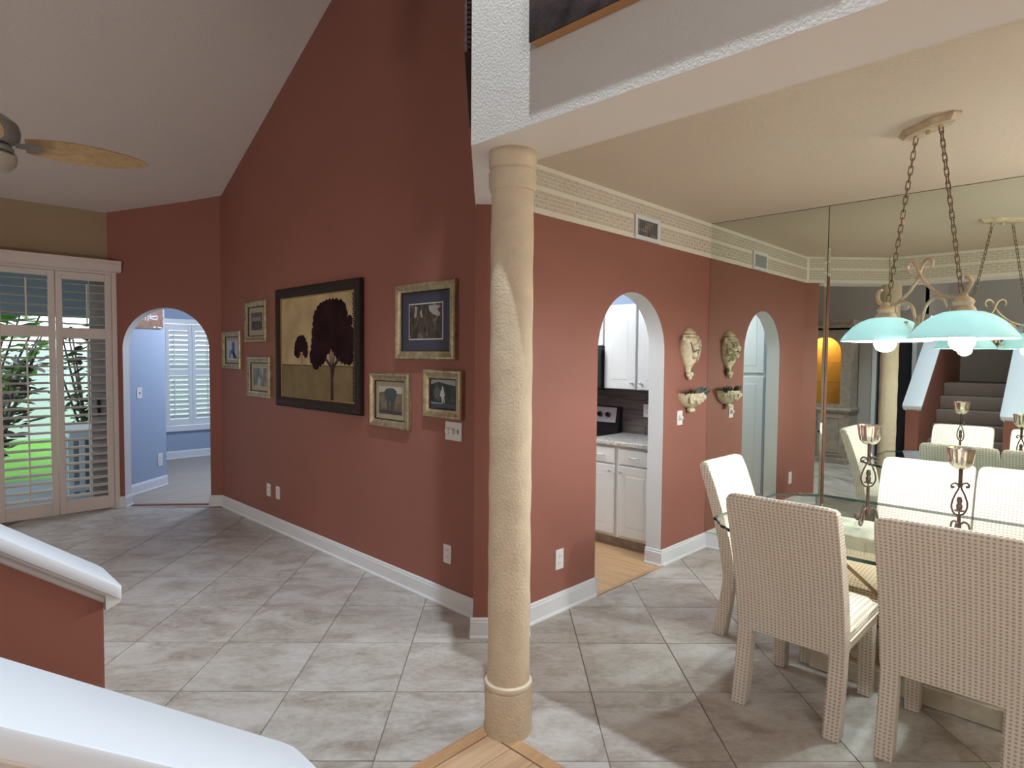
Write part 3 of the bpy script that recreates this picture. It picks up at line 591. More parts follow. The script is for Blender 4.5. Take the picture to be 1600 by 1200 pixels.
# ------------------------------------------------------------------ plates, outlets, vent
def wall_plate(name, label, cat, O, u, n, w_, h, z, kind, group=None):
    """plate centred at O (x,y), z; u along wall, n out of wall"""
    u, n = Vector((*u, 0)), Vector((*n, 0)); t = thing(name, label, cat, (O[0], O[1], z), group); o = Vector((O[0], O[1], z))
    def slab(pname, a0, a1, b0, b1, d0, d1, m, bev=.0):
        bm = B(); P = lambda a, b: o+u*a+n*d0+Vector((0, 0, b)); prism(bm, [P(a0, b0), P(a1, b0), P(a1, b1), P(a0, b1)], n*(d1-d0))
        if bev: bmesh.ops.bevel(bm, geom=bm.edges[:], offset=bev, segments=1, affect='EDGES')
        return obj(pname, bm, m, t, smooth=0)
    slab('plate', -w_/2, w_/2, -h/2, h/2, 0, .006, 'plate', .0018)
    if kind == 'outlet':
        for s in (-1, 1):
            q = slab('receptacle', -.017, .017, s*.021-.015, s*.021+.015, .005, .009, 'plate', .002)
            bm = B()
            for a in (-.007, .007): 
                P = lambda a_, b_: o+u*a_+n*.0088+Vector((0, 0, b_)); prism(bm, [P(a-.0018, s*.021-.004), P(a+.0018, s*.021-.004), P(a+.0018, s*.021+.007), P(a-.0018, s*.021+.007)], n*.0008)
            obj('slots', bm, 'slot', q, smooth=0)
    elif kind == 'dimmers':
        for a, big in ((.048, 1), (.008, 1), (-.045, 0)):
            if big:
                bm = B(); tube(bm, [o+u*a+n*.005, o+u*a+n*.018, o+u*a+n*.022], [.021, .019, .014], 16); obj('dial', bm, 'plate', t)
            else: slab('toggle', a-.006, a+.006, -.013, .013, .005, .010, 'slot')
    elif kind == 'knob':
        bm = B(); tube(bm, [o+n*.005, o+n*.026, o+n*.03], [.017, .0155, .011], 16); obj('dial', bm, 'plate', t); slab('recess', -.018, .018, -.018, .018, .0055, .0075, 'slot')
    elif kind == 'toggle': slab('toggle', -.006, .006, -.012, .012, .005, .013, 'slot')
    return t
wall_plate('outlet', 'white outlet low on the red wall, nearest the column', 'outlet', (PW, 2.962), (0, 1), (-1, 0), .075, .118, .333, 'outlet')
wall_plate('outlet', 'white outlet below the tree painting, farther of a pair', 'outlet', (PW, 5.505), (0, 1), (-1, 0), .078, .115, .341, 'outlet')
wall_plate('outlet', 'white outlet below the tree painting, nearer of a pair', 'outlet', (PW, 5.318), (0, 1), (-1, 0), .078, .113, .343, 'outlet')
wall_plate('switch_plate', 'white switch plate with two round dimmer dials under a small photo', 'switch', (PW, 2.909), (0, 1), (-1, 0), .155, .115, 1.112, 'dimmers')
wall_plate('outlet', 'white outlet low on the red dining wall beside the arch', 'outlet', (2.911, DW), (1, 0), (0, -1), .075, .125, .328, 'outlet')
wall_plate('dimmer_switch', 'white dimmer plate under the wall planter', 'switch', (4.352, DW), (1, 0), (0, -1), .078, .112, 1.112, 'knob')
ia, iu, inr = i0+idr*.16, (idr.x, idr.y), (-inn.x/.12, -inn.y/.12)
wall_plate('switch_plate', 'white toggle switch on the blue wall beyond the far arch', 'switch', tuple(i0+idr*.16), iu, inr, .085, .125, 1.133, 'toggle')
wall_plate('outlet', 'white outlet low on the blue wall beyond the far arch', 'outlet', tuple(i0+idr*.506), iu, inr, .085, .15, .322, 'outlet')
t = thing('air_vent', 'white louvered air vent in the brick-patterned band', 'vent', (3.83, DW, 2.40))
bm = B()
for q in ((3.668, 3.99, 2.40, 2.43), (3.668, 3.99, 2.54, 2.57), (3.668, 3.70, 2.43, 2.54), (3.958, 3.99, 2.43, 2.54)): add_box(bm, q[0], q[1], DW-.02, DW-.002, q[2], q[3], bev=.003)
obj('frame', bm, 'white', t, smooth=0); box('backing', (3.69, 3.97, DW-.008, DW-.005, 2.42, 2.55), 'slot', t)
sm = None
for k in range(10):
    xx = 3.713+k*.0265
    if sm is None:
        bm = B(); prism(bm, [(.008, .004, -.055), (-.006, -.008, -.055), (-.007, -.006, -.055), (.007, .006, -.055)], (0, 0, .11)); sm = obj('slat', bm, 'slider', t, smooth=0); s = sm
    else: s = sm.copy(); COL.objects.link(s)
    s.location = (xx, DW-.011, 2.485)

# ------------------------------------------------------------------ wall urn and wall planter
t = thing('wall_urn', 'cream relief urn plaque with carved fruit, high on the dining wall', 'wall decor', (4.448, DW, 1.418)); ux, uy = 4.448, DW-.012
bm = B(); lathe(bm, [(0, 1.47), (.030, 1.47), (.033, 1.50), (.070, 1.545), (.097, 1.60), (.109, 1.66), (.110, 1.70), (.098, 1.728), (.06, 1.742)], (ux, uy, 0), 24, 1, .72, wob=.02); obj('body', bm, 'urn', t)
bm = B(); lathe(bm, [(.05, 1.738), (.078, 1.745), (.08, 1.757), (.055, 1.764), (.072, 1.772), (.07, 1.78), (.045, 1.795), (.02, 1.81), (0, 1.818)], (ux, uy, 0), 22, 1, .7); obj('lid', bm, 'urn', t)
bm = B(); [sphere(bm, (ux+dx, uy-.016, 1.44+dz), .019, 10) for dx, dz in ((-.028, .008), (0, .0), (.028, .010), (0, -.016))]; lathe(bm, [(.022, 1.45), (.030, 1.475)], (ux, uy, 0), 14, 1, .6); obj('foot', bm, 'urn', t)
for s in (-1, 1): bm = B(); tube(bm, spline([(ux+s*.085, uy-.02, 1.735), (ux+s*.112, uy-.02, 1.745), (ux+s*.118, uy-.02, 1.72), (ux+s*.103, uy-.02, 1.715)]), .010, 7); obj('handle', bm, 'urn', t)
URN_R = lambda z: .070+.027*(z-1.545)/.055 if z < 1.60 else .097+.012*(z-1.60)/.06 if z < 1.66 else .110
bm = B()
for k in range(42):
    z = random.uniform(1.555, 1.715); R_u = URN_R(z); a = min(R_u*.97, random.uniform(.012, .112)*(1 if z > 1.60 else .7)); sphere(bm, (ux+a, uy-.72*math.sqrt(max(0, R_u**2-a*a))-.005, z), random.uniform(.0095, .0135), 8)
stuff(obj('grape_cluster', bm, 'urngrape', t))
bm = B(); sphere(bm, (ux-.03, uy-.066, 1.665), .030, 12); sphere(bm, (ux+.0, uy-.069, 1.685), .026, 12); sphere(bm, (ux-.02, uy-.060, 1.605), .028, 12); sphere(bm, (ux+.012, uy-.054, 1.59), .024, 10); obj('fruit', bm, 'urn', t)
bm = B(); tube(bm, spline([(ux-.07, uy-.058, 1.70), (ux-.05, uy-.072, 1.63), (ux-.015, uy-.082, 1.64), (ux+.01, uy-.080, 1.64)]), .006, 6); tube(bm, spline([(ux-.045, uy-.050, 1.59), (ux-.02, uy-.058, 1.575), (ux+.01, uy-.050, 1.57)]), .006, 6); sphere(bm, (ux+.045, uy-.018, 1.475), .020, 8); obj('dark_vine', bm, 'urnd', t)
t = thing('wall_planter', 'cream rose-relief half bowl planter with dusky leaves, on the dining wall', 'planter', (4.477, DW, 1.15)); ux, uy = 4.477, DW-.008
bm = B(); lathe(bm, [(.0, 1.185), (.045, 1.187), (.09, 1.205), (.13, 1.24), (.148, 1.275), (.150, 1.30), (.140, 1.303), (.12, 1.285), (0, 1.28)], (ux, uy, 0), 28, 1, .68); obj('bowl', bm, 'urn', t)
bm = B(); lathe(bm, [(0, 1.148), (.018, 1.15), (.034, 1.168), (.03, 1.182), (.05, 1.195)], (ux-.01, uy-.02, 0), 16, 1, .7); [sphere(bm, (ux-.01+dx, uy-.035, 1.165), .016, 8) for dx in (-.024, 0, .024)]; obj('foot', bm, 'urn', t)
for dx, dz, r_ in ((-.085, 0, .036), (-.01, -.005, .040), (.06, .008, .036), (.115, .012, .032)):
    bm = B(); c0 = Vector((ux+dx, uy-.012-.68*math.sqrt(.143**2-dx*dx), 1.262+dz)); sphere(bm, c0, r_*.55, 10)
    for ring, rr, n in ((0, .55, 5), (1, .95, 7)):
        for k in range(n): a = 2*PI*k/n+ring*.4; sphere(bm, (c0.x+math.cos(a)*r_*rr*.75, c0.y+.006+ring*.008, c0.z+math.sin(a)*r_*rr*.75), r_*.42, 7, 1, .55, 1)
    obj('rose', bm, 'urn', t)
def leaf(bm, c, d, up, L, w_):
    c, d, up = Vector(c), Vector(d).normalized(), Vector(up); s = d.cross(up).normalized(); up = s.cross(d)
    P = [c, c+d*L*.3+s*w_-up*.0, c+d*L*.7+s*w_*.8+up*L*.06, c+d*L+up*L*.02, c+d*L*.7-s*w_*.8+up*L*.06, c+d*L*.3-s*w_]
    v = [bm.verts.new(p) for p in P]; m0, m1 = bm.verts.new(c+d*L*.3-up*L*.08), bm.verts.new(c+d*L*.7-up*L*.03)
    for f in ((v[0], v[1], m0), (v[1], v[2], m1, m0), (v[2], v[3], m1), (v[3], v[4], m1), (v[4], v[5], m0, m1), (v[5], v[0], m0)): bm.faces.new(f)
for k in range(16):
    a = -.13+.26*k/15; bm = B(); leaf(bm, (ux+a, uy-.055+abs(a)*.15+random.uniform(-.02, .015), 1.285), (a*3+random.uniform(-.5, .5), random.uniform(-.8, -.1), .9), (0, -.6, .6), random.uniform(.06, .09), .019); obj('leaf', bm, 'leafd', t, recalc=False)

# ------------------------------------------------------------------ dining chairs
RC = [(.335, .0610), (.417, .052), (.558, .026), (.698, -.012), (.839, -.056), (.960, -.100), (.985, -.106)]
def rear(z):
    if z < .335:
        for (za, ua), (zb, ub) in zip(((0, 0), (.172, .035), (.335, .061)), ((.172, .035), (.335, .061))):
            if za <= z <= zb: return ua+(ub-ua)*(z-za)/(zb-za)
        return .061
    for (za, ua), (zb, ub) in zip(RC, RC[1:]):
        if za <= z <= zb: return ua+(ub-ua)*(z-za)/(zb-za)
    return RC[-1][1]
def make_chair(label):
    t = thing('dining_chair', label, 'chair', (0, 0, 0), 'woven dining chairs round the glass table'); W = .23
    zs = [.335+(.955-.335)*k/14 for k in range(15)]; rp = [(rear(z), z) for z in zs]
    thick = lambda z: .072-.012*max(0, (z-.5))/.5
    topc = [(rear(.955)+.008, .974), (rear(.955)+.024, .983), (rear(.955)+.042, .980), (rear(.955)+.056, .966)]
    fp = [(rear(z)+thick(z), z) for z in reversed(zs[:-1])]
    prof = rp+topc+fp; bm = B(); cols = []; nW = 9
    for i in range(nW+1):
        yy = -W+2*W*i/nW; cols.append([bm.verts.new((u, yy, z)) for u, z in prof])
    n = len(prof)
    for a, b in zip(cols, cols[1:]):
        for k in range(n): bm.faces.new((a[k], a[(k+1) % n], b[(k+1) % n], b[k]))
    bm.faces.new(list(reversed(cols[0]))); bm.faces.new(cols[-1])
    rim = [e for e in bm.edges if len(e.link_faces) == 2 and any(len(f.verts) > 4 for f in e.link_faces)]
    bmesh.ops.bevel(bm, geom=rim, offset=.013, segments=3, affect='EDGES', profile=.5)
    for v in bm.verts:                                   # round the upper corners
        dz = v.co.z-.945; dy = abs(v.co.y)-(W-.04)
        if dz > 0 and dy > 0:
            q = math.hypot(dz, dy)
            if q > .040: s = .040/q; v.co.z = .945+dz*s; v.co.y = math.copysign(W-.04+dy*s, v.co.y)
    obj('backrest', bm, 'weave', t, smooth=50, uv=True)
    bm = B(); tube(bm, [(rear(.93)-.001, -.16, .93), (rear(.93)-.001, .16, .93)], .0012, 6); obj('seam', bm, 'weave', t, uv=True)
    for s in (-1, 1):
        bm = B(); sec = []
        for z in (0, .006, .09, .172, .26, .36):
            u0 = rear(min(z, .335)); dp = .060+.012*(1-z/.36) if z < .2 else .066; sh = .004 if z == 0 else 0
            y0, y1 = s*W-s*.002, s*(W-.066); sec.append([bm.verts.new(p) for p in ((u0+sh, y0-s*sh, z), (u0+dp-sh, y0-s*sh, z), (u0+dp-sh, y1+s*sh, z), (u0+sh, y1+s*sh, z))])
        for a, b in zip(sec, sec[1:]):
            for k in range(4): bm.faces.new((a[k], a[(k+1) % 4], b[(k+1) % 4], b[k]))
        bm.faces.new(sec[0]); bm.faces.new(sec[-1]); bmesh.ops.recalc_face_normals(bm, faces=bm.faces)
        bmesh.ops.bevel(bm, geom=[e for e in bm.edges if abs(e.verts[0].co.z-e.verts[1].co.z) > .01], offset=.006, segments=2, affect='EDGES'); obj('leg', bm, 'weave', t, uv=True)
        bm = B(); add_box(bm, .478, .550, s*W-s*.002 if s < 0 else s*W-.068, s*W+.068 if s < 0 else s*W-.002, 0, .40, bev=.007, seg=2)
        for v in bm.verts:
            if v.co.z < .1: v.co.x += (.514-v.co.x)*.12; v.co.y += (s*(W-.034)-v.co.y)*.12
        obj('leg', bm, 'weave', t, uv=True)
    bm = B(); add_box(bm, .105, .552, -W+.001, W-.001, .345, .425, bev=.010, seg=2); obj('seat_rail', bm, 'weave', t, uv=True)
    bm = B(); n = 12; top = [[None]*(n+1) for _ in range(n+1)]
    for i in range(n+1):
        for j in range(n+1):
            u, v = i/n, j/n; x = .10+.462*u; y = -W+.46*v; e = min(1, min(u if u > .5 else 1, 1-u, v, 1-v)/.16) if True else 1
            e = min(1, min(1-u, v, 1-v)/.17); z = .43+.030*math.sqrt(max(0, 1-(1-e)**2))+.028*math.sin(PI*min(1, max(0, v)))*math.sin(PI*min(.85, u*.9+.1))
            top[i][j] = bm.verts.new((x, y, z))
    for i in range(n):
        for j in range(n): bm.faces.new((top[i][j], top[i+1][j], top[i+1][j+1], top[i][j+1]))
    rim = [top[0][j] for j in range(n+1)]+[top[i][n] for i in range(1, n+1)]+[top[n][j] for j in range(n-1, -1, -1)]+[top[i][0] for i in range(n-1, 0, -1)]
    lo = [bm.verts.new((v.co.x, v.co.y, .39)) for v in rim]
    for k in range(len(rim)): bm.faces.new((rim[k], rim[(k+1) % len(rim)], lo[(k+1) % len(rim)], lo[k]))
    bm.faces.new(lo); obj('seat', bm, 'weave', t, smooth=50, uv=True)
    pts = [(.115, -W-.0005, .392), (.552, -W-.0005, .392), (.5645, -W+.012, .392), (.5645, W-.012, .392), (.552, W+.0005, .392), (.115, W+.0005, .392)]
    bm = B(); tube(bm, pts, .0045, 6); obj('piping', bm, 'weave', t, uv=True)
    return t
ch = make_chair('woven cream chair seen from behind, fully in view, on the near side of the table')
spots = [((2.700, .985), 0, None), ((2.715, .405), 0, 'woven cream chair seen from behind, cut off by the right edge of the picture'),
         ((3.535, 1.607), -PI/2, 'woven cream chair at the end of the table beside the narrow mirror'),
         ((4.250, .770), PI, 'woven cream chair facing the room, against the mirror behind the taller candle holder'),
         ((4.250, .300), PI, 'woven cream chair facing the room, against the mirror at the right edge')]
for (x, y), rz, lab in spots:
    c = ch if lab is None else copy_tree(ch)
    c.location = (x, y, 0); c.rotation_euler = (0, 0, rz)
    if lab: c['label'] = lab

# ------------------------------------------------------------------ table
t = thing('dining_table', 'glass topped dining table on a mirrored pedestal with cream stone plinth', 'table', (3.48, .70, 0))
bm = B(); x0, x1, y0, y1 = 2.87, 4.09, -.10, 1.497
cor = [(.205, 0), (.185, .03), (.15, .05), (.125, .075), (.10, .085), (.085, .10), (.075, .125), (.05, .15), (.03, .185), (0, .205)]
ring = []
for cx, cy, sx, sy, rev in ((x0, y0, 1, 1, 0), (x0, y1, 1, -1, 1), (x1, y1, -1, -1, 0), (x1, y0, -1, 1, 1)):
    ring += [(cx+sx*a_, cy+sy*b_) for a_, b_ in (reversed(cor) if rev else cor)]
prism(bm, [(a_, b_, .720) for a_, b_ in ring], (0, 0, .016), mi=0, side={i: 1 for i in range(len(ring))})
obj('glass_top', bm, ['glass', 'glassedge'], t, smooth=0)
box('plinth', (3.29, 3.67, .27, 1.07, 0, .095), 'travertine', t, .006); box('pedestal', (3.325, 3.635, .305, 1.035, .095, .645), 'bmirror', t, .002)
box('cap', (3.30, 3.66, .28, 1.06, .645, .7195), 'travertine', t, .006)
bm = B()
for xs, sg in ((3.3235, -1), (3.6365, 1)):
    for a_, b_ in (((1.03, .64), (.31, .10)), ((1.03, .10), (.31, .64))):
        dv = Vector((0, b_[0]-a_[0], b_[1]-a_[1])).normalized(); nv = Vector((0, -dv.z, dv.y))*.007; P0, P1 = Vector((xs, *a_)), Vector((xs, *b_)); prism(bm, [P0+nv, P1+nv, P1-nv, P0-nv], (sg*.004, 0, 0))
obj('cross_strip', bm, 'brass', t, smooth=0)
bm = B()
for xx in (3.322, 3.634):
    for yy in (.303, 1.031): add_box(bm, xx, xx+.006, yy, yy+.006, .096, .644)
obj('corner_strip', bm, 'brass', t, smooth=0)

# ------------------------------------------------------------------ candle holders
def candle_holder(label, x, y, zc):
    """zc: height of the cup bottom above the table"""
    b = .7365; t = thing('candle_holder', label, 'candle holder', (x, y, b), 'candle holders on the glass table'); z = b+zc; vx = Vector((.6983, -.7158, 0))
    P = lambda a, zz: (x+vx.x*a, y+vx.y*a, zz)
    bm = B(); tube(bm, [(x, y, b+.055), (x, y, z-.215)], .0075, 8); tube(bm, [(x, y, z-.085), (x, y, z)], [.0075, .009], 8); tube(bm, [(x, y, z-.215), (x, y, z-.155)], .004, 6); obj('stem', bm, 'iron', t)
    bm = B(); lathe(bm, [(0, -.19), (.011, -.188), (.013, -.17), (.008, -.16), (.012, -.148), (.008, -.13), (0, -.128)], (x, y, z), 12); lathe(bm, [(0, -.197), (.020, -.196), (.020, -.192), (0, -.191)], (x, y, z), 14); obj('finial', bm, 'iron', t)
    for s in (-1, 1):
        bm = B(); tube(bm, spline([P(s*.002, z-.215), P(s*.022, z-.208), P(s*.036, z-.180), P(s*.034, z-.150), P(s*.020, z-.115), P(s*.006, z-.088), P(s*.012, z-.070), P(s*.028, z-.064), P(s*.040, z-.072), P(s*.040, z-.084), P(s*.032, z-.085), P(s*.031, z-.078)]), .0042, 6); obj('scroll', bm, 'iron', t)
    for k in range(3):
        a = math.radians(52)+2*PI*k/3; d = Vector((math.cos(a), math.sin(a), 0)); o = Vector((x, y, b)); Q = lambda r_, zz: o+d*r_+Vector((0, 0, zz))
        bm = B(); tube(bm, spline([Q(.004, .072), Q(.020, .086), Q(.038, .076), Q(.044, .05), Q(.052, .018), Q(.070, .006), Q(.086, .014), Q(.086, .030), Q(.074, .034), Q(.070, .026)]), .0048, 6); obj('foot', bm, 'iron', t)
    bm = B(); tube(bm, [(x, y, b+.045), (x, y, b+.075)], .011, 10); obj('collar', bm, 'iron', t)
    bm = B(); n = 40; prof = [(.012, 0), (.030, .006), (.043, .024), (.049, .052), (.0535, .088), (.0575, .100), (.0555, .100), (.051, .086), (.046, .052), (.040, .026), (.028, .012), (0, .010)]
    rings = []
    for r_, zz in prof:
        if r_ == 0: rings.append([bm.verts.new((x, y, z+zz))]); continue
        rings.append([bm.verts.new((x+math.cos(2*PI*k/n)*r_*(1+.05*math.cos(10*2*PI*k/n)*(1 if .01 < zz < .095 else .2)), y+math.sin(2*PI*k/n)*r_*(1+.05*math.cos(10*2*PI*k/n)*(1 if .01 < zz < .095 else .2)), z+zz)) for k in range(n)])
    for a, c in zip(rings, rings[1:]):
        for k in range(n):
            if len(c) == 1: bm.faces.new((a[k], a[(k+1) % n], c[0]))
            else: bm.faces.new((a[k], a[(k+1) % n], c[(k+1) % n], c[k]))
    bm.faces.new(rings[0]); obj('cup', bm, CUP, t, smooth=60)
    bm = B(); lathe(bm, [(0, .012), (.022, .012), (.023, .038), (.020, .042), (0, .041)], (x, y, z), 16); cdl = obj('candle', bm, 'matwhite', t); bm = B(); tube(bm, [(x, y, z+.040), (x, y, z+.050)], .0012, 5); obj('wick', bm, 'black', cdl)
CUP = mat('mercury_glass', (.82, .74, .65), .07, .95, var=.35, vscale=26)
candle_holder('taller wrought iron candle holder with a fluted mercury glass cup', 3.5, .878, .408)
candle_holder('shorter wrought iron candle holder with a mercury glass cup, behind the near right chair', 3.5, .497, .333)

# ------------------------------------------------------------------ pendant lamp
pc = Vector((3.485, .672, 0)); pe = Vector((-.29, -.366, 0)).normalized()
t = thing('pendant_lamp', 'two-shade pendant lamp with scrolled cream frame hanging over the table', 'lamp', (3.485, .672, HD))
Q = lambda w_, z, d=0: pc+pe*w_+Vector((-pe.y, pe.x, 0))*d+Vector((0, 0, z))
kx = pc+Vector((-.02, -.004, 0))
def CQ(w_, z, d=0): return kx+pe*w_+Vector((-pe.y, pe.x, 0))*d+Vector((0, 0, z))
oc = [(-.165, -.02), (-.165, .02), (-.09, .058), (.09, .058), (.165, .02), (.165, -.02), (.09, -.058), (-.09, -.058)]
bm = B(); prism(bm, [CQ(a_, HD, b_) for a_, b_ in oc], (0, 0, -.010)); lo = [CQ(a_*.86, HD-.032, b_*.72) for a_, b_ in oc]; hi = [CQ(a_, HD-.010, b_) for a_, b_ in oc]
va, vb = [bm.verts.new(p) for p in hi], [bm.verts.new(p) for p in lo]
for i in range(8): bm.faces.new((va[i], va[(i+1) % 8], vb[(i+1) % 8], vb[i]))
bm.faces.new(vb); obj('canopy', bm, 'pend', t, smooth=0)
bm = B(); tube(bm, [CQ(0, HD-.03), CQ(0, HD-.045), CQ(0, HD-.05)], [.012, .012, .006], 12); obj('knob', bm, 'pend', t)
lm = None
for s in (-1, 1):
    p0, p1 = CQ(s*.072, HD-.034), Q(s*.222, 1.872); n = 23; L = (p1-p0).length/n; d = (p1-p0).normalized(); q = d.to_track_quat('Z', 'Y')
    bm = B(); tube(bm, [p0+Vector((0, 0, .012)), p0+Vector((0, 0, -.006))], .011, 10); obj('chain_loop', bm, 'pend', t)
    for k in range(n):
        if lm is None:
            bm = B(); ln = L*.5+.006; w_ = .0088; pts = [(w_*math.cos(a_), 0, math.sin(a_)*w_+(ln-w_ if math.sin(a_) >= 0 else -(ln-w_))) for a_ in [2*PI*(i+.5)/14 for i in range(14)]]; pts.append(pts[0]); tube(bm, pts, .0026, 6, cap=False); lm = obj('chain_link', bm, 'chain', t); o = lm
        else: o = lm.copy(); COL.objects.link(o)
        o.rotation_mode = 'QUATERNION'; o.rotation_quaternion = q @ Matrix.Rotation(PI/2*(k % 2)+.35, 3, 'Z').to_quaternion(); o.location = p0+d*L*(k+.5)
def scroll(pts, r=.0075, fl=1.0, name='scroll_arm'):
    bm = B(); P = spline([Q(w_, z, d) for w_, z, d in pts]); n = len(P); rr = [r*(.65+.35*min(1, min(i, n-1-i)/(n*.18))) for i in range(n)]; tube(bm, P, rr, 8); return obj(name, bm, 'pend', t)
scroll([(.216, 1.862, 0), (.195, 1.855, 0), (.141, 1.866, 0), (.092, 1.884, 0), (.041, 1.919, 0), (.003, 1.96, -.004), (-.020, 1.999, -.007), (-.032, 2.029, -.007), (-.054, 2.05, -.006), (-.075, 2.05, -.005), (-.094, 2.034, -.004), (-.090, 2.009, -.004), (-.078, 1.997, -.004)])
scroll([(-.245, 1.855, 0), (-.202, 1.850, 0), (-.139, 1.872, 0), (-.090, 1.901, 0), (-.059, 1.935, .003), (-.034, 1.973, .006), (-.020, 2.015, .007), (-.001, 2.043, .007), (.024, 2.053, .006), (.047, 2.042, .005), (.051, 2.018, .004), (.042, 2.008, .004)])
scroll([(-.162, 1.812, 0), (-.166, 1.844, 0), (-.144, 1.859, 0), (-.122, 1.862, 0), (-.082, 1.85, 0), (-.057, 1.827, 0), (-.041, 1.781, 0), (-.024, 1.737, 0)])
scroll([(-.085, 1.762, 0), (-.108, 1.755, 0), (-.107, 1.726, 0), (-.091, 1.70, 0), (-.069, 1.693, 0), (-.048, 1.707, 0), (-.036, 1.733, 0), (-.024, 1.767, 0)])
scroll([(.003, 1.745, 0), (.009, 1.786, 0), (.025, 1.829, 0), (.054, 1.856, 0), (.088, 1.865, 0), (.117, 1.856, 0), (.132, 1.839, 0), (.145, 1.815, 0)])
scroll([(.003, 1.767, 0), (.015, 1.733, 0), (.028, 1.707, 0), (.049, 1.693, 0), (.071, 1.70, 0), (.087, 1.726, 0), (.088, 1.755, 0), (.065, 1.762, 0)])
scroll([(.225, 1.858, 0), (.245, 1.874, 0), (.262, 1.898, 0), (.271, 1.916, 0), (.258, 1.934, 0), (.237, 1.940, 0)], .010)
scroll([(-.240, 1.855, 0), (-.280, 1.870, 0), (-.296, 1.893, 0), (-.298, 1.916, 0), (-.285, 1.932, 0), (-.268, 1.936, 0)], .010)
bm = B(); tube(bm, [Q(-.012, 1.79), Q(-.012, 1.775), Q(-.012, 1.725), Q(-.012, 1.715)], [.008, .014, .014, .006], 12); obj('center_stub', bm, 'pend', t)
for s in (-1, 1):
    c = Q(s*.2335, 0); bm = B(); lathe(bm, [(.0, 1.872), (.014, 1.87), (.018, 1.856), (.034, 1.846), (.043, 1.832), (.036, 1.815), (.045, 1.805), (.050, 1.792), (.030, 1.788)], c, 20); obj('shade_cap', bm, 'pend', t)
    bm = B(); pr = [(.030, 1.792), (.075, 1.787), (.115, 1.770), (.150, 1.745), (.180, 1.712), (.207, 1.672)]; lathe(bm, pr+[(r_-.004, z-.003) for r_, z in reversed(pr)], c, 48); obj('shade', bm, 'shade', t, smooth=60)
    bm = B(); lathe(bm, [(0, 1.615), (.022, 1.618), (.040, 1.630), (.050, 1.652), (.048, 1.675), (.034, 1.70), (.020, 1.715), (0, 1.716)], c, 20); o = obj('bulb', bm, 'bulb', t, smooth=60)
    bm = B(); lathe(bm, [(0, 1.715), (.020, 1.717), (.022, 1.79), (0, 1.792)], c, 14); obj('socket', bm, 'pend', t)

# ------------------------------------------------------------------ ceiling fan
fx, fy, fz = .40, 3.93, 2.60; zt = 3.19+.4935*(6.546-fy)
t = thing('ceiling_fan', 'ceiling fan with cane-coloured blades at the left edge under the sloped ceiling', 'fan', (fx, fy, zt))
bm = B(); tube(bm, [(fx, fy, fz+.12), (fx, fy, zt)], .013, 10); obj('downrod', bm, 'fanm', t)
bm = B(); lathe(bm, [(0, .145), (.03, .14), (.07, .12), (.115, .085), (.125, .05), (.122, .015), (.09, -.015), (.0, -.02)], (fx, fy, fz), 32); obj('motor_housing', bm, 'fanm', t)
bm = B(); lathe(bm, [(0, -.02), (.085, -.022), (.098, -.035), (.098, -.055), (.07, -.065), (0, -.066)], (fx, fy, fz), 32); obj('switch_ring', bm, 'fanm', t)
bm = B(); lathe(bm, [(.092, -.062), (.110, -.075), (.105, -.11), (.075, -.145), (.03, -.165), (0, -.168)], (fx, fy, fz), 32); obj('light_bowl', bm, 'fanglass', t, smooth=60)
for k in range(4):
    a = math.radians(-11+90*k); u = Vector((math.cos(a), math.sin(a), 0)); v = Vector((-u.y, u.x, -.34)).normalized(); o = Vector((fx, fy, fz-.008))
    pf = [(.14, .055), (.22, .078), (.34, .090), (.46, .084), (.57, .060), (.64, .030), (.665, 0)]; up = u.cross(v)*.006
    pts = [o+u*r_+v*h for r_, h in pf]+[o+u*r_-v*h for r_, h in reversed(pf[:-1])]; bm = B(); prism(bm, pts, up); b = obj('blade', bm, 'blade', t)
    bm = B(); prism(bm, [o+u*.10+v*.018-up*.8, o+u*.20+v*.03-up*.8, o+u*.20-v*.03-up*.8, o+u*.10-v*.018-up*.8], up*.7); obj('blade_iron', bm, 'fanm', b)

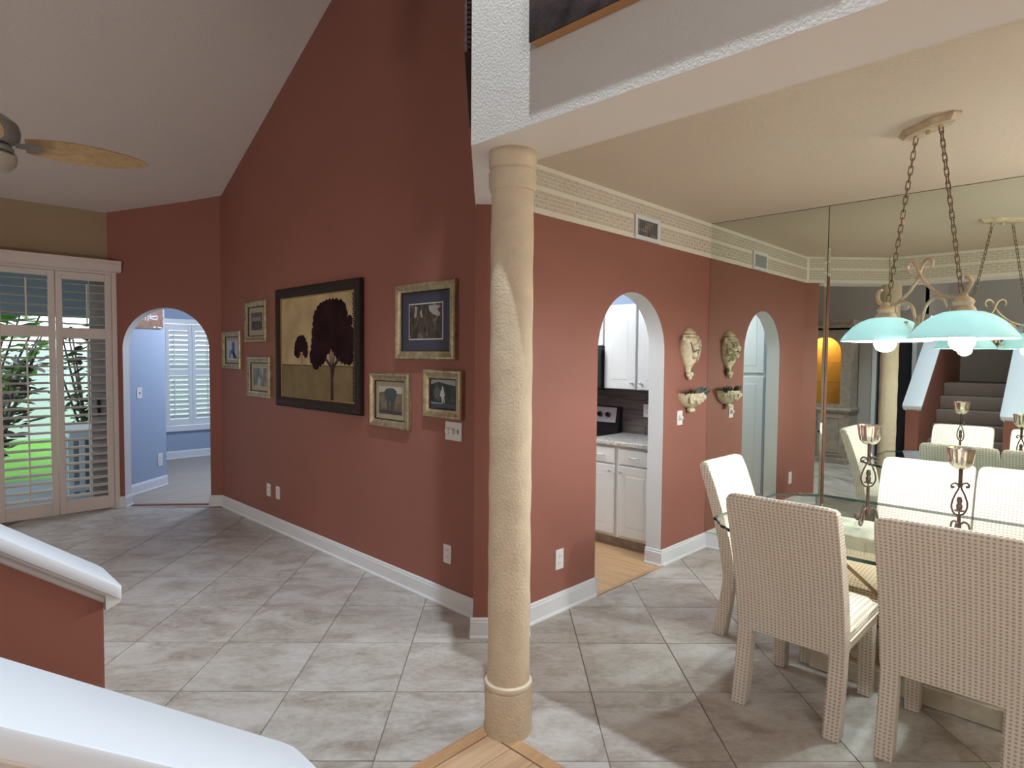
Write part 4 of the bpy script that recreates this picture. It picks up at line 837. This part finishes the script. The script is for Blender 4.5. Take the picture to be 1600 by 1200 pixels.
# ------------------------------------------------------------------ shutter doors on the garden wall
def louver_mesh(L, w_=.088, tk=.011):
    bm = B(); n = 10; sec = [(math.cos(2*PI*k/n)*w_/2, math.sin(2*PI*k/n)*tk/2) for k in range(n)]
    a = [bm.verts.new((-L/2, p, q)) for p, q in sec]; b = [bm.verts.new((L/2, p, q)) for p, q in sec]
    for k in range(n): bm.faces.new((a[k], a[(k+1) % n], b[(k+1) % n], b[k]))
    bm.faces.new(list(reversed(a))); bm.faces.new(b); return bm
def shutter(name, label, x0, x1, Y, z0, z1, zr0, zr1, zb, zt_, sw, pitch, tilt, m='louver', group=None, rodx=.5, lw=.088, dep=.032, cat='shutter'):
    """panel between x0..x1 at depth Y; openings zb..zr0 and zr1..zt_"""
    t = thing(name, label, cat, ((x0+x1)/2, Y, z0), group)
    for a_, b_ in ((x0, x0+sw), (x1-sw, x1)): box('stile', (a_, b_, Y-dep/2, Y+dep/2, z0, z1), m, t, .003)
    for a_, b_ in ((z0, zb), (zr0, zr1), (zt_, z1)): box('rail', (x0+sw, x1-sw, Y-dep/2+.002, Y+dep/2-.002, a_, b_), m, t, .003)
    L = x1-x0-2*sw-.006; lo = None
    for za, zb_ in ((zb, zr0), (zr1, zt_)):
        n = max(1, round((zb_-za)/pitch)); p = (zb_-za)/n
        for k in range(n):
            if lo is None: lo = obj('louver', louver_mesh(L, lw), m, t); o = lo
            else: o = lo.copy(); COL.objects.link(o)
            o.location = ((x0+x1)/2, Y, za+(k+.5)*p); o.rotation_euler = (tilt+random.uniform(-.03, .03), 0, 0)
        xr = x0+sw+L*rodx; box('tilt_rod', (xr-.006, xr+.006, Y-lw*.5-.012, Y-lw*.5-.001, za+.04, zb_-.04), m, t)
    return t
YS = 7.26
shutter('shutter_door', 'tall plantation shutter panel cut off by the left edge', .735, 1.192, YS, .012, 2.36, 1.725, 1.83, .14, 2.305, .052, .0785, .16, rodx=.52)
shutter('shutter_door', 'tall plantation shutter panel next to the far red wall', 1.198, 1.655, YS, .012, 2.36, 1.715, 1.82, .14, 2.285, .052, .0785, .16, rodx=.55)
bm = B(); add_box(bm, 1.657, 1.70, YS-.03, YS+.035, 0, 2.39, bev=.003); add_box(bm, .25, 1.70, YS-.02, YS+.035, 2.362, 2.395); struct(obj('trim_5', bm, 'louver'))
bm = B(); prism(bm, [(.20, YS-.075, 2.385), (.20, YS-.085, 2.40), (.20, YS-.085, 2.455), (.20, YS-.10, 2.475), (.20, YS-.10, 2.495), (.20, YS+.035, 2.495), (.20, YS+.035, 2.385)], (1.53, 0, 0)); struct(obj('trim_6', bm, 'louver', smooth=0))
# sliding glass door behind the shutters
d2 = struct(box('door_2', (1.50, 1.66, 7.40, 7.44, .02, 2.40), 'slider'))
box('door_rail', (.3, 1.5, 7.40, 7.44, .02, .09), 'slider', d2); box('door_rail', (.3, 1.5, 7.40, 7.44, 2.33, 2.40), 'slider', d2)
box('pane', (.32, 1.50, 7.418, 7.422, .09, 2.33), 'winpane', d2); box('handle', (1.545, 1.57, 7.355, 7.40, .94, 1.11), 'black', d2, .006)

# ------------------------------------------------------------------ patio and garden
bm = B(); add_box(bm, -3, 4, 7.44, 9.9, -.25, -.06); struct(obj('floor_patio', bm, 'deck'))
bm = B(); add_box(bm, -14, 16, 9.9, 30, -.3, -.10); struct(obj('floor_lawn', bm, 'grass'))
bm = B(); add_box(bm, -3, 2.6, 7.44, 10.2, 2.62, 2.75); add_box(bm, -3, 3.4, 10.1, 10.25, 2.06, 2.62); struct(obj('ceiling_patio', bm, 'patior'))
t = thing('patio_bench', 'low white slatted patio box seen through the right shutter', 'bench', (1.72, 8.9, -.06))
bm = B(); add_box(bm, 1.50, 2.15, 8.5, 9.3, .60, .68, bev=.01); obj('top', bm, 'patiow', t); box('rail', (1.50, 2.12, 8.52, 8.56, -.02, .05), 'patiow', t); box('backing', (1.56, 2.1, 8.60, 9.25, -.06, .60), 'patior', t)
sl = None
for k in range(6):
    xx = 1.52+k*.11
    if sl is None: bm = B(); add_box(bm, -.026, .026, -.012, .012, 0, .66); sl = obj('slat', bm, 'patiow', t); s = sl
    else: s = sl.copy(); COL.objects.link(s)
    s.location = (xx, 8.54, -.06)
def shrub(label, x, y, z, h, n, m, sp, stems, L=.22, w_=.05, zmin=.25):
    t = thing('garden_plant', label, 'plant', (x, y, z)); bm = B(); tips = []
    for k in range(stems):
        a = random.uniform(0, 2*PI); hh = h*random.uniform(.75, 1); P = spline([(x, y, z), (x+math.cos(a)*sp*.25, y+math.sin(a)*sp*.25, z+hh*.45), (x+math.cos(a)*sp*.6, y+math.sin(a)*sp*.6, z+hh)]); tube(bm, P, [.022*(1-.6*i/len(P)) for i in range(len(P))], 6); tips.append(P)
    obj('stem', bm, 'bark', t); bm = B()
    for k in range(n):
        P = random.choice(tips); q = P[int(len(P)*random.uniform(zmin, .999))]; a = random.uniform(0, 2*PI); leaf(bm, q+Vector((random.gauss(0, .08), random.gauss(0, .08), random.gauss(0, .08))), (math.cos(a), math.sin(a), random.uniform(-.5, .6)), (0, 0, 1), L*random.uniform(.7, 1.2), w_*random.uniform(.7, 1.2))
    stuff(obj('foliage', bm, m, t, recalc=False))
shrub('plum-leaved garden plant behind the left shutter', .95, 10.3, -.1, 1.75, 150, 'leafp', .9, 9, .26, .055, .3)
shrub('plum-leaved garden plant behind the right shutter', 2.25, 11.2, -.1, 2.0, 130, 'leafp', .8, 8, .26, .055, .35)
shrub('bright green garden shrub behind the plum-leaved plants', 1.0, 12.6, -.1, 2.6, 420, 'leaf', 1.5, 14, .3, .08, .35)
t = thing('garden_fence', 'white board fence across the garden behind the plants', 'fence', (2, 15, -.1)); bd = None
for k in range(30):
    if bd is None: bm = B(); add_box(bm, -.145, .145, -.01, .01, 0, 1.75); bd = obj('board', bm, 'patiow', t); b = bd
    else: b = bd.copy(); COL.objects.link(b)
    b.location = (-2+k*.3, 15, -.1)

# ------------------------------------------------------------------ den beyond the far arch: window shutters, wood sign
bm = B()
for q in ((2.86, 2.97, .43, 2.10), (4.09, 4.19, .43, 2.10)): add_box(bm, q[0], q[1], 10.04, 10.08, q[2], q[3])
add_box(bm, 2.86, 4.19, 10.03, 10.08, 2.03, 2.10); add_box(bm, 2.86, 4.19, 10.02, 10.08, .42, .50)
struct(obj('window_1', bm, 'white', smooth=0))
shutter('window_shutter', 'white louvered shutter panel on the den window, left one in the arch', 2.972, 3.335, 10.055, .505, 2.025, 1.26, 1.35, .60, 1.93, .050, .0735, -.88, 'white', None, .22, .078, .028)
shutter('window_shutter', 'white louvered shutter panel on the den window, right one in the arch', 3.340, 3.710, 10.055, .505, 2.025, 1.26, 1.35, .60, 1.93, .050, .0735, -.88, 'white', None, .60, .078, .028)
shutter('window_shutter', 'white louvered shutter panel on the den window, hidden behind the arch jamb', 3.715, 4.085, 10.055, .505, 2.025, 1.26, 1.35, .60, 1.93, .050, .0735, -.88, 'white', None, .5, .078, .028)
t = thing('wood_sign', 'stained wooden sign board with white lettering, high on the blue wall in the far arch', 'sign', (i0.x, i0.y, 1.855)); nrm = Vector((-inn.x/.12, -inn.y/.12))
def on_hall(s, z, d): p = i0+idr*s+nrm*d; return (p.x, p.y, z)
bm = B(); prism(bm, [on_hall(s, z, .002) for s, z in ((-.25, 1.855), (.555, 1.868), (.575, 1.90), (.562, 1.95), (.578, 1.99), (.560, 2.03), (.570, 2.07), (.556, 2.12), (-.25, 2.12))], (nrm.x*.02, nrm.y*.02, 0)); obj('board', bm, 'signw', t, smooth=0)
def stroke(pts, r=.007):
    bm = B()
    for (s0, z0), (s1, z1) in zip(pts, pts[1:]):
        a_, b_ = Vector((s0, z0)), Vector((s1, z1)); d = (b_-a_).normalized(); n_ = Vector((-d.y, d.x))*r; d = d*r*.8
        prism(bm, [on_hall(*(a_-d+n_), .0222), on_hall(*(b_+d+n_), .0222), on_hall(*(b_+d-n_), .0222), on_hall(*(a_-d-n_), .0222)], (nrm.x*.002, nrm.y*.002, 0))
    obj('letter', bm, 'matwhite', t, smooth=0)
stroke([(.17, 2.02), (.205, 1.963)]); stroke([(.225, 2.01), (.258, 2.005), (.25, 1.962)], .009); stroke([(.30, 2.005), (.30, 1.962)], .010); stroke([(.30, 1.998), (.335, 1.998), (.335, 2.05)], .008); stroke([(.33, 1.985), (.40, 1.975), (.45, 1.975), (.465, 2.0), (.45, 2.015), (.34, 2.0)], .008)
stroke([(.39, 1.886), (.43, 1.886)], .008); stroke([(.47, 1.890), (.495, 1.884), (.54, 1.882)], .006)

# ------------------------------------------------------------------ kitchen
def door_front(pname, y0, y1, z0, z1, X, parent, arch=0, knob=None, handle=None, m='cab'):
    """raised panel front lying in plane x=X, facing -x"""
    bm = B(); add_box(bm, X-.018, X, y0, y1, z0, z1, bev=.003); d = obj(pname, bm, m, parent, smooth=0); st_ = .055 if z1-z0 > .3 else .022
    a, b, c, e = y0+st_, y1-st_, z0+st_, z1-st_-(arch*1.0)
    def outline(k):
        A, Bq, Cz, Ez = a+k, b-k, c+k, e-k; pts = [(A, Cz), (Bq, Cz), (Bq, Ez)]
        if arch:
            for i in range(1, 12): u = i/12; pts.append((Bq+(A-Bq)*u, Ez+arch*(.5-.5*math.cos(2*PI*min(1, max(0, (u-.12)/.76))))))
        return pts+[(A, Ez)]
    bm = B(); loops = [[bm.verts.new((X-h, p, q)) for p, q in outline(k)] for k, h in ((0, .0182), (.006, .0145), (.010, .0145), (.030, .0205))]
    for l0, l1 in zip(loops, loops[1:]):
        for i in range(len(l0)): bm.faces.new((l0[i], l0[(i+1) % len(l0)], l1[(i+1) % len(l0)], l1[i]))
    bm.faces.new(loops[-1])
    if z1-z0 > .3: obj('panel', bm, m, d, smooth=0)
    else: bm.free()
    if knob:
        bm = B(); tube(bm, [(X-.018, *knob), (X-.030, *knob), (X-.034, *knob), (X-.042, *knob), (X-.045, *knob)], [.006, .005, .013, .013, .006], 12); obj('knob', bm, 'steel', d)
    if handle:
        yy, zz = handle; bm = B(); tube(bm, spline([(X-.018, yy-.048, zz-.006), (X-.034, yy-.042, zz), (X-.040, yy, zz+.002), (X-.034, yy+.042, zz), (X-.018, yy+.048, zz-.006)]), .0045, 8); obj('handle', bm, 'steel', d)
    return d
t = thing('base_cabinet', 'white raised-panel base cabinet under the speckled kitchen counter', 'cabinet', (4.5, 2.9, 0))
box('body', (4.242, 4.80, 2.56, 3.215, .09, .85), 'cab', t); box('toe_kick', (4.30, 4.79, 2.56, 3.215, 0, .09), 'hutch', t)
door_front('door', 2.56, 2.893, .115, .690, 4.240, t, knob=(2.858, .640)); door_front('door', 2.932, 3.205, .115, .690, 4.240, t, knob=(2.965, .640))
door_front('drawer', 2.56, 2.893, .705, .832, 4.240, t, handle=(2.735, .768)); door_front('drawer', 2.932, 3.205, .705, .832, 4.240, t, handle=(3.075, .768))
bm = B(); add_box(bm, 4.205, 4.80, 2.555, 3.218, .851, .890, bev=.008, seg=3); tag(obj('countertop', bm, 'counter'), 'speckled laminate countertop beside the black stove', 'countertop')
t = thing('wall_cabinet', 'white wall cabinet with arched raised doors above the kitchen counter', 'cabinet', (4.7, 2.95, 1.30))
box('body', (4.552, 4.80, 2.56, 3.275, 1.30, 2.04), 'cab', t)
door_front('door', 2.57, 2.915, 1.305, 2.035, 4.550, t, .055, knob=(2.885, 1.36)); door_front('door', 2.945, 3.268, 1.305, 2.035, 4.550, t, .055, knob=(2.975, 1.36))
t = thing('wall_cabinet', 'white wall cabinet above the black microwave', 'cabinet', (4.7, 3.66, 1.66)); box('body', (4.552, 4.80, 3.28, 4.04, 1.68, 2.04), 'cab', t); door_front('door', 3.29, 3.655, 1.685, 2.035, 4.550, t); door_front('door', 3.665, 4.03, 1.685, 2.035, 4.550, t)
t = thing('microwave', 'black microwave over the stove, edge seen in the arch', 'microwave', (4.65, 3.66, 1.28)); box('body', (4.45, 4.80, 3.283, 4.037, 1.285, 1.672), 'black', t, .006); box('door', (4.425, 4.449, 3.285, 3.83, 1.30, 1.665), 'black', t, .004); box('control_panel', (4.43, 4.449, 3.835, 4.035, 1.30, 1.665), 'black', t, .004)
t = thing('stove', 'black electric stove with a steel control panel', 'stove', (4.5, 3.6, 0))
box('body', (4.20, 4.74, 3.225, 3.985, .03, .875), 'black', t, .004); box('cooktop', (4.19, 4.75, 3.222, 3.988, .876, .897), 'black', t, .005); box('oven_door', (4.165, 4.199, 3.24, 3.97, .20, .80), 'black', t, .005)
bm = B(); prism(bm, [(4.755, 3.24, .897), (4.70, 3.24, .897), (4.72, 3.24, .955), (4.752, 3.24, 1.125), (4.799, 3.24, 1.125), (4.799, 3.24, .897)], (0, .73, 0)); obj('backguard', bm, 'black', t, smooth=0)
bm = B(); prism(bm, [(4.7215, 3.275, .978), (4.7475, 3.275, 1.115), (4.7525, 3.275, 1.114), (4.7265, 3.275, .977)], (0, .66, 0)); cp = obj('control_panel', bm, 'steel', t, smooth=0)
for yy in (3.36, 3.45):
    bm = B(); tube(bm, [(4.735, yy, 1.047), (4.708, yy, 1.052)], [.023, .020], 14); add_box(bm, 4.698, 4.709, yy-.005, yy+.005, 1.033, 1.070); obj('knob', bm, 'black', cp)
    bm = B(); tube(bm, [(4.736, yy, 1.047), (4.7325, yy, 1.0475)], .029, 16); obj('knob_ring', bm, 'chrome', cp)
# backsplash of dark plank tiles
bs = struct(box('trim_7', (4.797, 4.800, 2.55, 4.2, .89, 1.30), 'black'))
random.seed(3)
for r_ in range(6):
    y = 2.45-(.28 if r_ % 2 else 0)
    while y < 4.15:
        a_, b_ = max(y+.0015, 2.55), min(y+.55, 4.2)
        if b_-a_ > .03: box('tile', (4.790+random.uniform(-.001, .001), 4.797, a_, b_, .892+r_*.068+.001, .892+(r_+1)*.068-.001), 'splash', bs)
        y += .5515
wall_plate('outlet', 'white outlet on the dark plank backsplash', 'outlet', (4.789, 2.975), (0, 1), (-1, 0), .080, .115, 1.105, 'outlet')
t = thing('pantry_cabinet', 'tall white pantry cabinet in the kitchen, seen in the narrow mirror', 'cabinet', (2.78, 3.0, 0))
box('body', (2.606, 2.95, 2.69, 3.40, 0, 2.15), 'cab', t)
def door_px(pname, y0, y1, z0, z1, X):
    bm = B(); add_box(bm, X, X+.018, y0, y1, z0, z1, bev=.003); d = obj(pname, bm, 'cab', t, smooth=0); bm = B(); loops = [[bm.verts.new((X+h, p, q)) for p, q in ((y0+k, z0+k), (y1-k, z0+k), (y1-k, z1-k), (y0+k, z1-k))] for k, h in ((.055, .0182), (.061, .0145), (.065, .0145), (.085, .0205))]
    for l0, l1 in zip(loops, loops[1:]):
        for i in range(4): bm.faces.new((l0[i], l0[(i+1) % 4], l1[(i+1) % 4], l1[i]))
    bm.faces.new(loops[-1]); obj('panel', bm, 'cab', d, smooth=0)
for y0 in (2.70, 3.055): door_px('door', y0, y0+.34, .11, 1.385, 2.951); door_px('door', y0, y0+.34, 1.425, 2.13, 2.951)

# ------------------------------------------------------------------ china hutch and smoke alarm (seen in the mirror)
hx = -.55; t = thing('china_hutch', 'washed oak china hutch with an amber-lit arched door, seen in the mirror', 'hutch', (-.77, 3.3, 0)); y0, y1 = 2.84, 4.10
bm = B(); add_box(bm, -.985, hx, y0, y1, .06, .80, bev=.004); add_box(bm, -.985, hx+.012, y0-.012, y1+.012, 0, .08, bev=.006); obj('base', bm, 'hutch', t)
bm = B(); prism(bm, [(-.985, y0-.03, .80), (hx+.035, y0-.03, .80), (hx+.035, y0-.03, .82), (hx+.02, y0-.03, .845), (-.985, y0-.03, .845)], (0, y1-y0+.06, 0)); obj('waist_molding', bm, 'hutch', t, smooth=0)
# upper case: front with two arched openings
def front_with_arches():
    bm = B(); pts = [(y0, .845), (2.955, .845)]
    arcs = [(2.975, 3.44, .905, 1.69), (3.50, 3.965, .905, 1.69)]
    th = .03; xf = hx-.02
    # pieces around the arches as prisms
    def pr(poly): prism(bm, [(xf, p, q) for p, q in poly], (-th, 0, 0))
    pr([(y0, .845), (2.975, .845), (2.975, 2.06), (y0, 2.06)]); pr([(3.44, .845), (3.50, .845), (3.50, 2.06), (3.44, 2.06)]); pr([(3.965, .845), (y1, .845), (y1, 2.06), (3.965, 2.06)])
    for a_, b_, zb, sp in arcs:
        pr([(a_, .845), (b_, .845), (b_, zb), (a_, zb)]); c, r_ = (a_+b_)/2, (b_-a_)/2; n = 16
        top = [(c+r_*math.cos(PI*k/n), sp+r_*math.sin(PI*k/n)) for k in range(n+1)]
        for k in range(n): p, q = top[k], top[k+1]; pr([p, (p[0], 2.06), (q[0], 2.06), q])
    return bm, arcs
bm, arcs = front_with_arches(); obj('upper_front', bm, 'hutch', t, smooth=0)
bm = B(); add_box(bm, -.985, hx-.05, y0, y0+.03, .845, 2.06); add_box(bm, -.985, hx-.05, y1-.03, y1, .845, 2.06); add_box(bm, -.985, -.955, y0, y1, .845, 2.06); add_box(bm, -.985, hx-.02, y0, y1, 2.03, 2.06); obj('upper_case', bm, 'hutch', t, smooth=0)
bm = B(); add_box(bm, -.953, -.945, y0+.03, y1-.03, .85, 2.03); add_box(bm, -.953, hx-.055, y0+.031, y0+.04, .85, 2.03); obj('lining', bm, 'amber', t)
for z in (1.22, 1.53): box('shelf', (-.94, hx-.06, y0+.04, y1-.03, z, z+.008), 'glass', t)
for a_, b_, zb, sp in arcs:
    bm = B(); c, r_ = (a_+b_)/2, (b_-a_)/2; prism(bm, [(hx-.035, p, q) for p, q in [(a_, zb), (b_, zb)]+[(c+r_*math.cos(PI*k/16), sp+r_*math.sin(PI*k/16)) for k in range(17)]], (-.004, 0, 0)); obj('pane', bm, 'winpane', t)
bm = B(); prism(bm, [(-.985, y0-.04, 2.06), (hx, y0-.04, 2.06), (hx+.02, y0-.04, 2.09), (hx+.03, y0-.04, 2.15), (hx+.06, y0-.04, 2.18), (-.985, y0-.04, 2.18)], (0, y1-y0+.08, 0)); cr = obj('crown', bm, 'hutch', t, smooth=0)
bm = B()
for k in range(28): add_box(bm, hx+.02, hx+.045, y0-.02+k*.046, y0+.005+k*.046, 2.105, 2.135)
stuff(obj('dentils', bm, 'hutch', cr, smooth=0))
for k in range(3):
    a_ = 2.90+k*.405; bm = B(); add_box(bm, hx, hx+.016, a_, a_+.375, .12, .76, bev=.003); d = obj('door', bm, 'hutch', t, smooth=0); bm = B(); frame = [(.05, .0), (.05, .008), (.062, .008), (.07, .0)]
    frame_mesh(bm, a_, a_+.375, .12, .76, [(.05, -.016), (.052, -.024), (.064, -.024), (.07, -.016)], X=hx); obj('panel_molding', bm, 'hutch', d, smooth=0); bm = B(); sphere(bm, (hx+.03, a_+.34 if k % 2 == 0 else a_+.04, .47), .018, 10); obj('knob', bm, 'black', d)
light('hutch_lamp', 'POINT', (-.76, 3.35, 1.96), 7, (1, .70, .30), .03)
t = thing('smoke_alarm', 'round white alarm on the grey wall, seen in the mirror through the lamp scroll', 'alarm', (-1, 2.255, 2.37)); bm = B(); tube(bm, [(-.999, 2.255, 2.37), (-.972, 2.255, 2.37), (-.962, 2.255, 2.37)], [.062, .058, .045], 24); obj('case', bm, 'plate', t); bm = B(); tube(bm, [(-.963, 2.275, 2.36), (-.959, 2.275, 2.36)], .008, 8); obj('button', bm, 'slot', t)

# torchiere added in the unseen dining room corner to carry the ceiling fill
t = thing('added_floor_lamp', 'slim torchiere added out of view to brighten the dining ceiling', 'lamp', (4.25, -1.05, 0))
bm = B(); lathe(bm, [(0, 0), (.14, 0), (.14, .02), (.03, .035), (0, .036)], (4.25, -1.05, 0), 24); obj('base', bm, 'pend', t)
bm = B(); tube(bm, [(4.25, -1.05, .03), (4.25, -1.05, 1.80)], .013, 10); obj('pole', bm, 'pend', t)
bm = B(); lathe(bm, [(0, 1.79), (.03, 1.795), (.12, 1.84), (.17, 1.91), (.165, 1.912), (.115, 1.848), (0, 1.81)], (4.25, -1.05, 0), 28); obj('bowl', bm, 'cab', t)
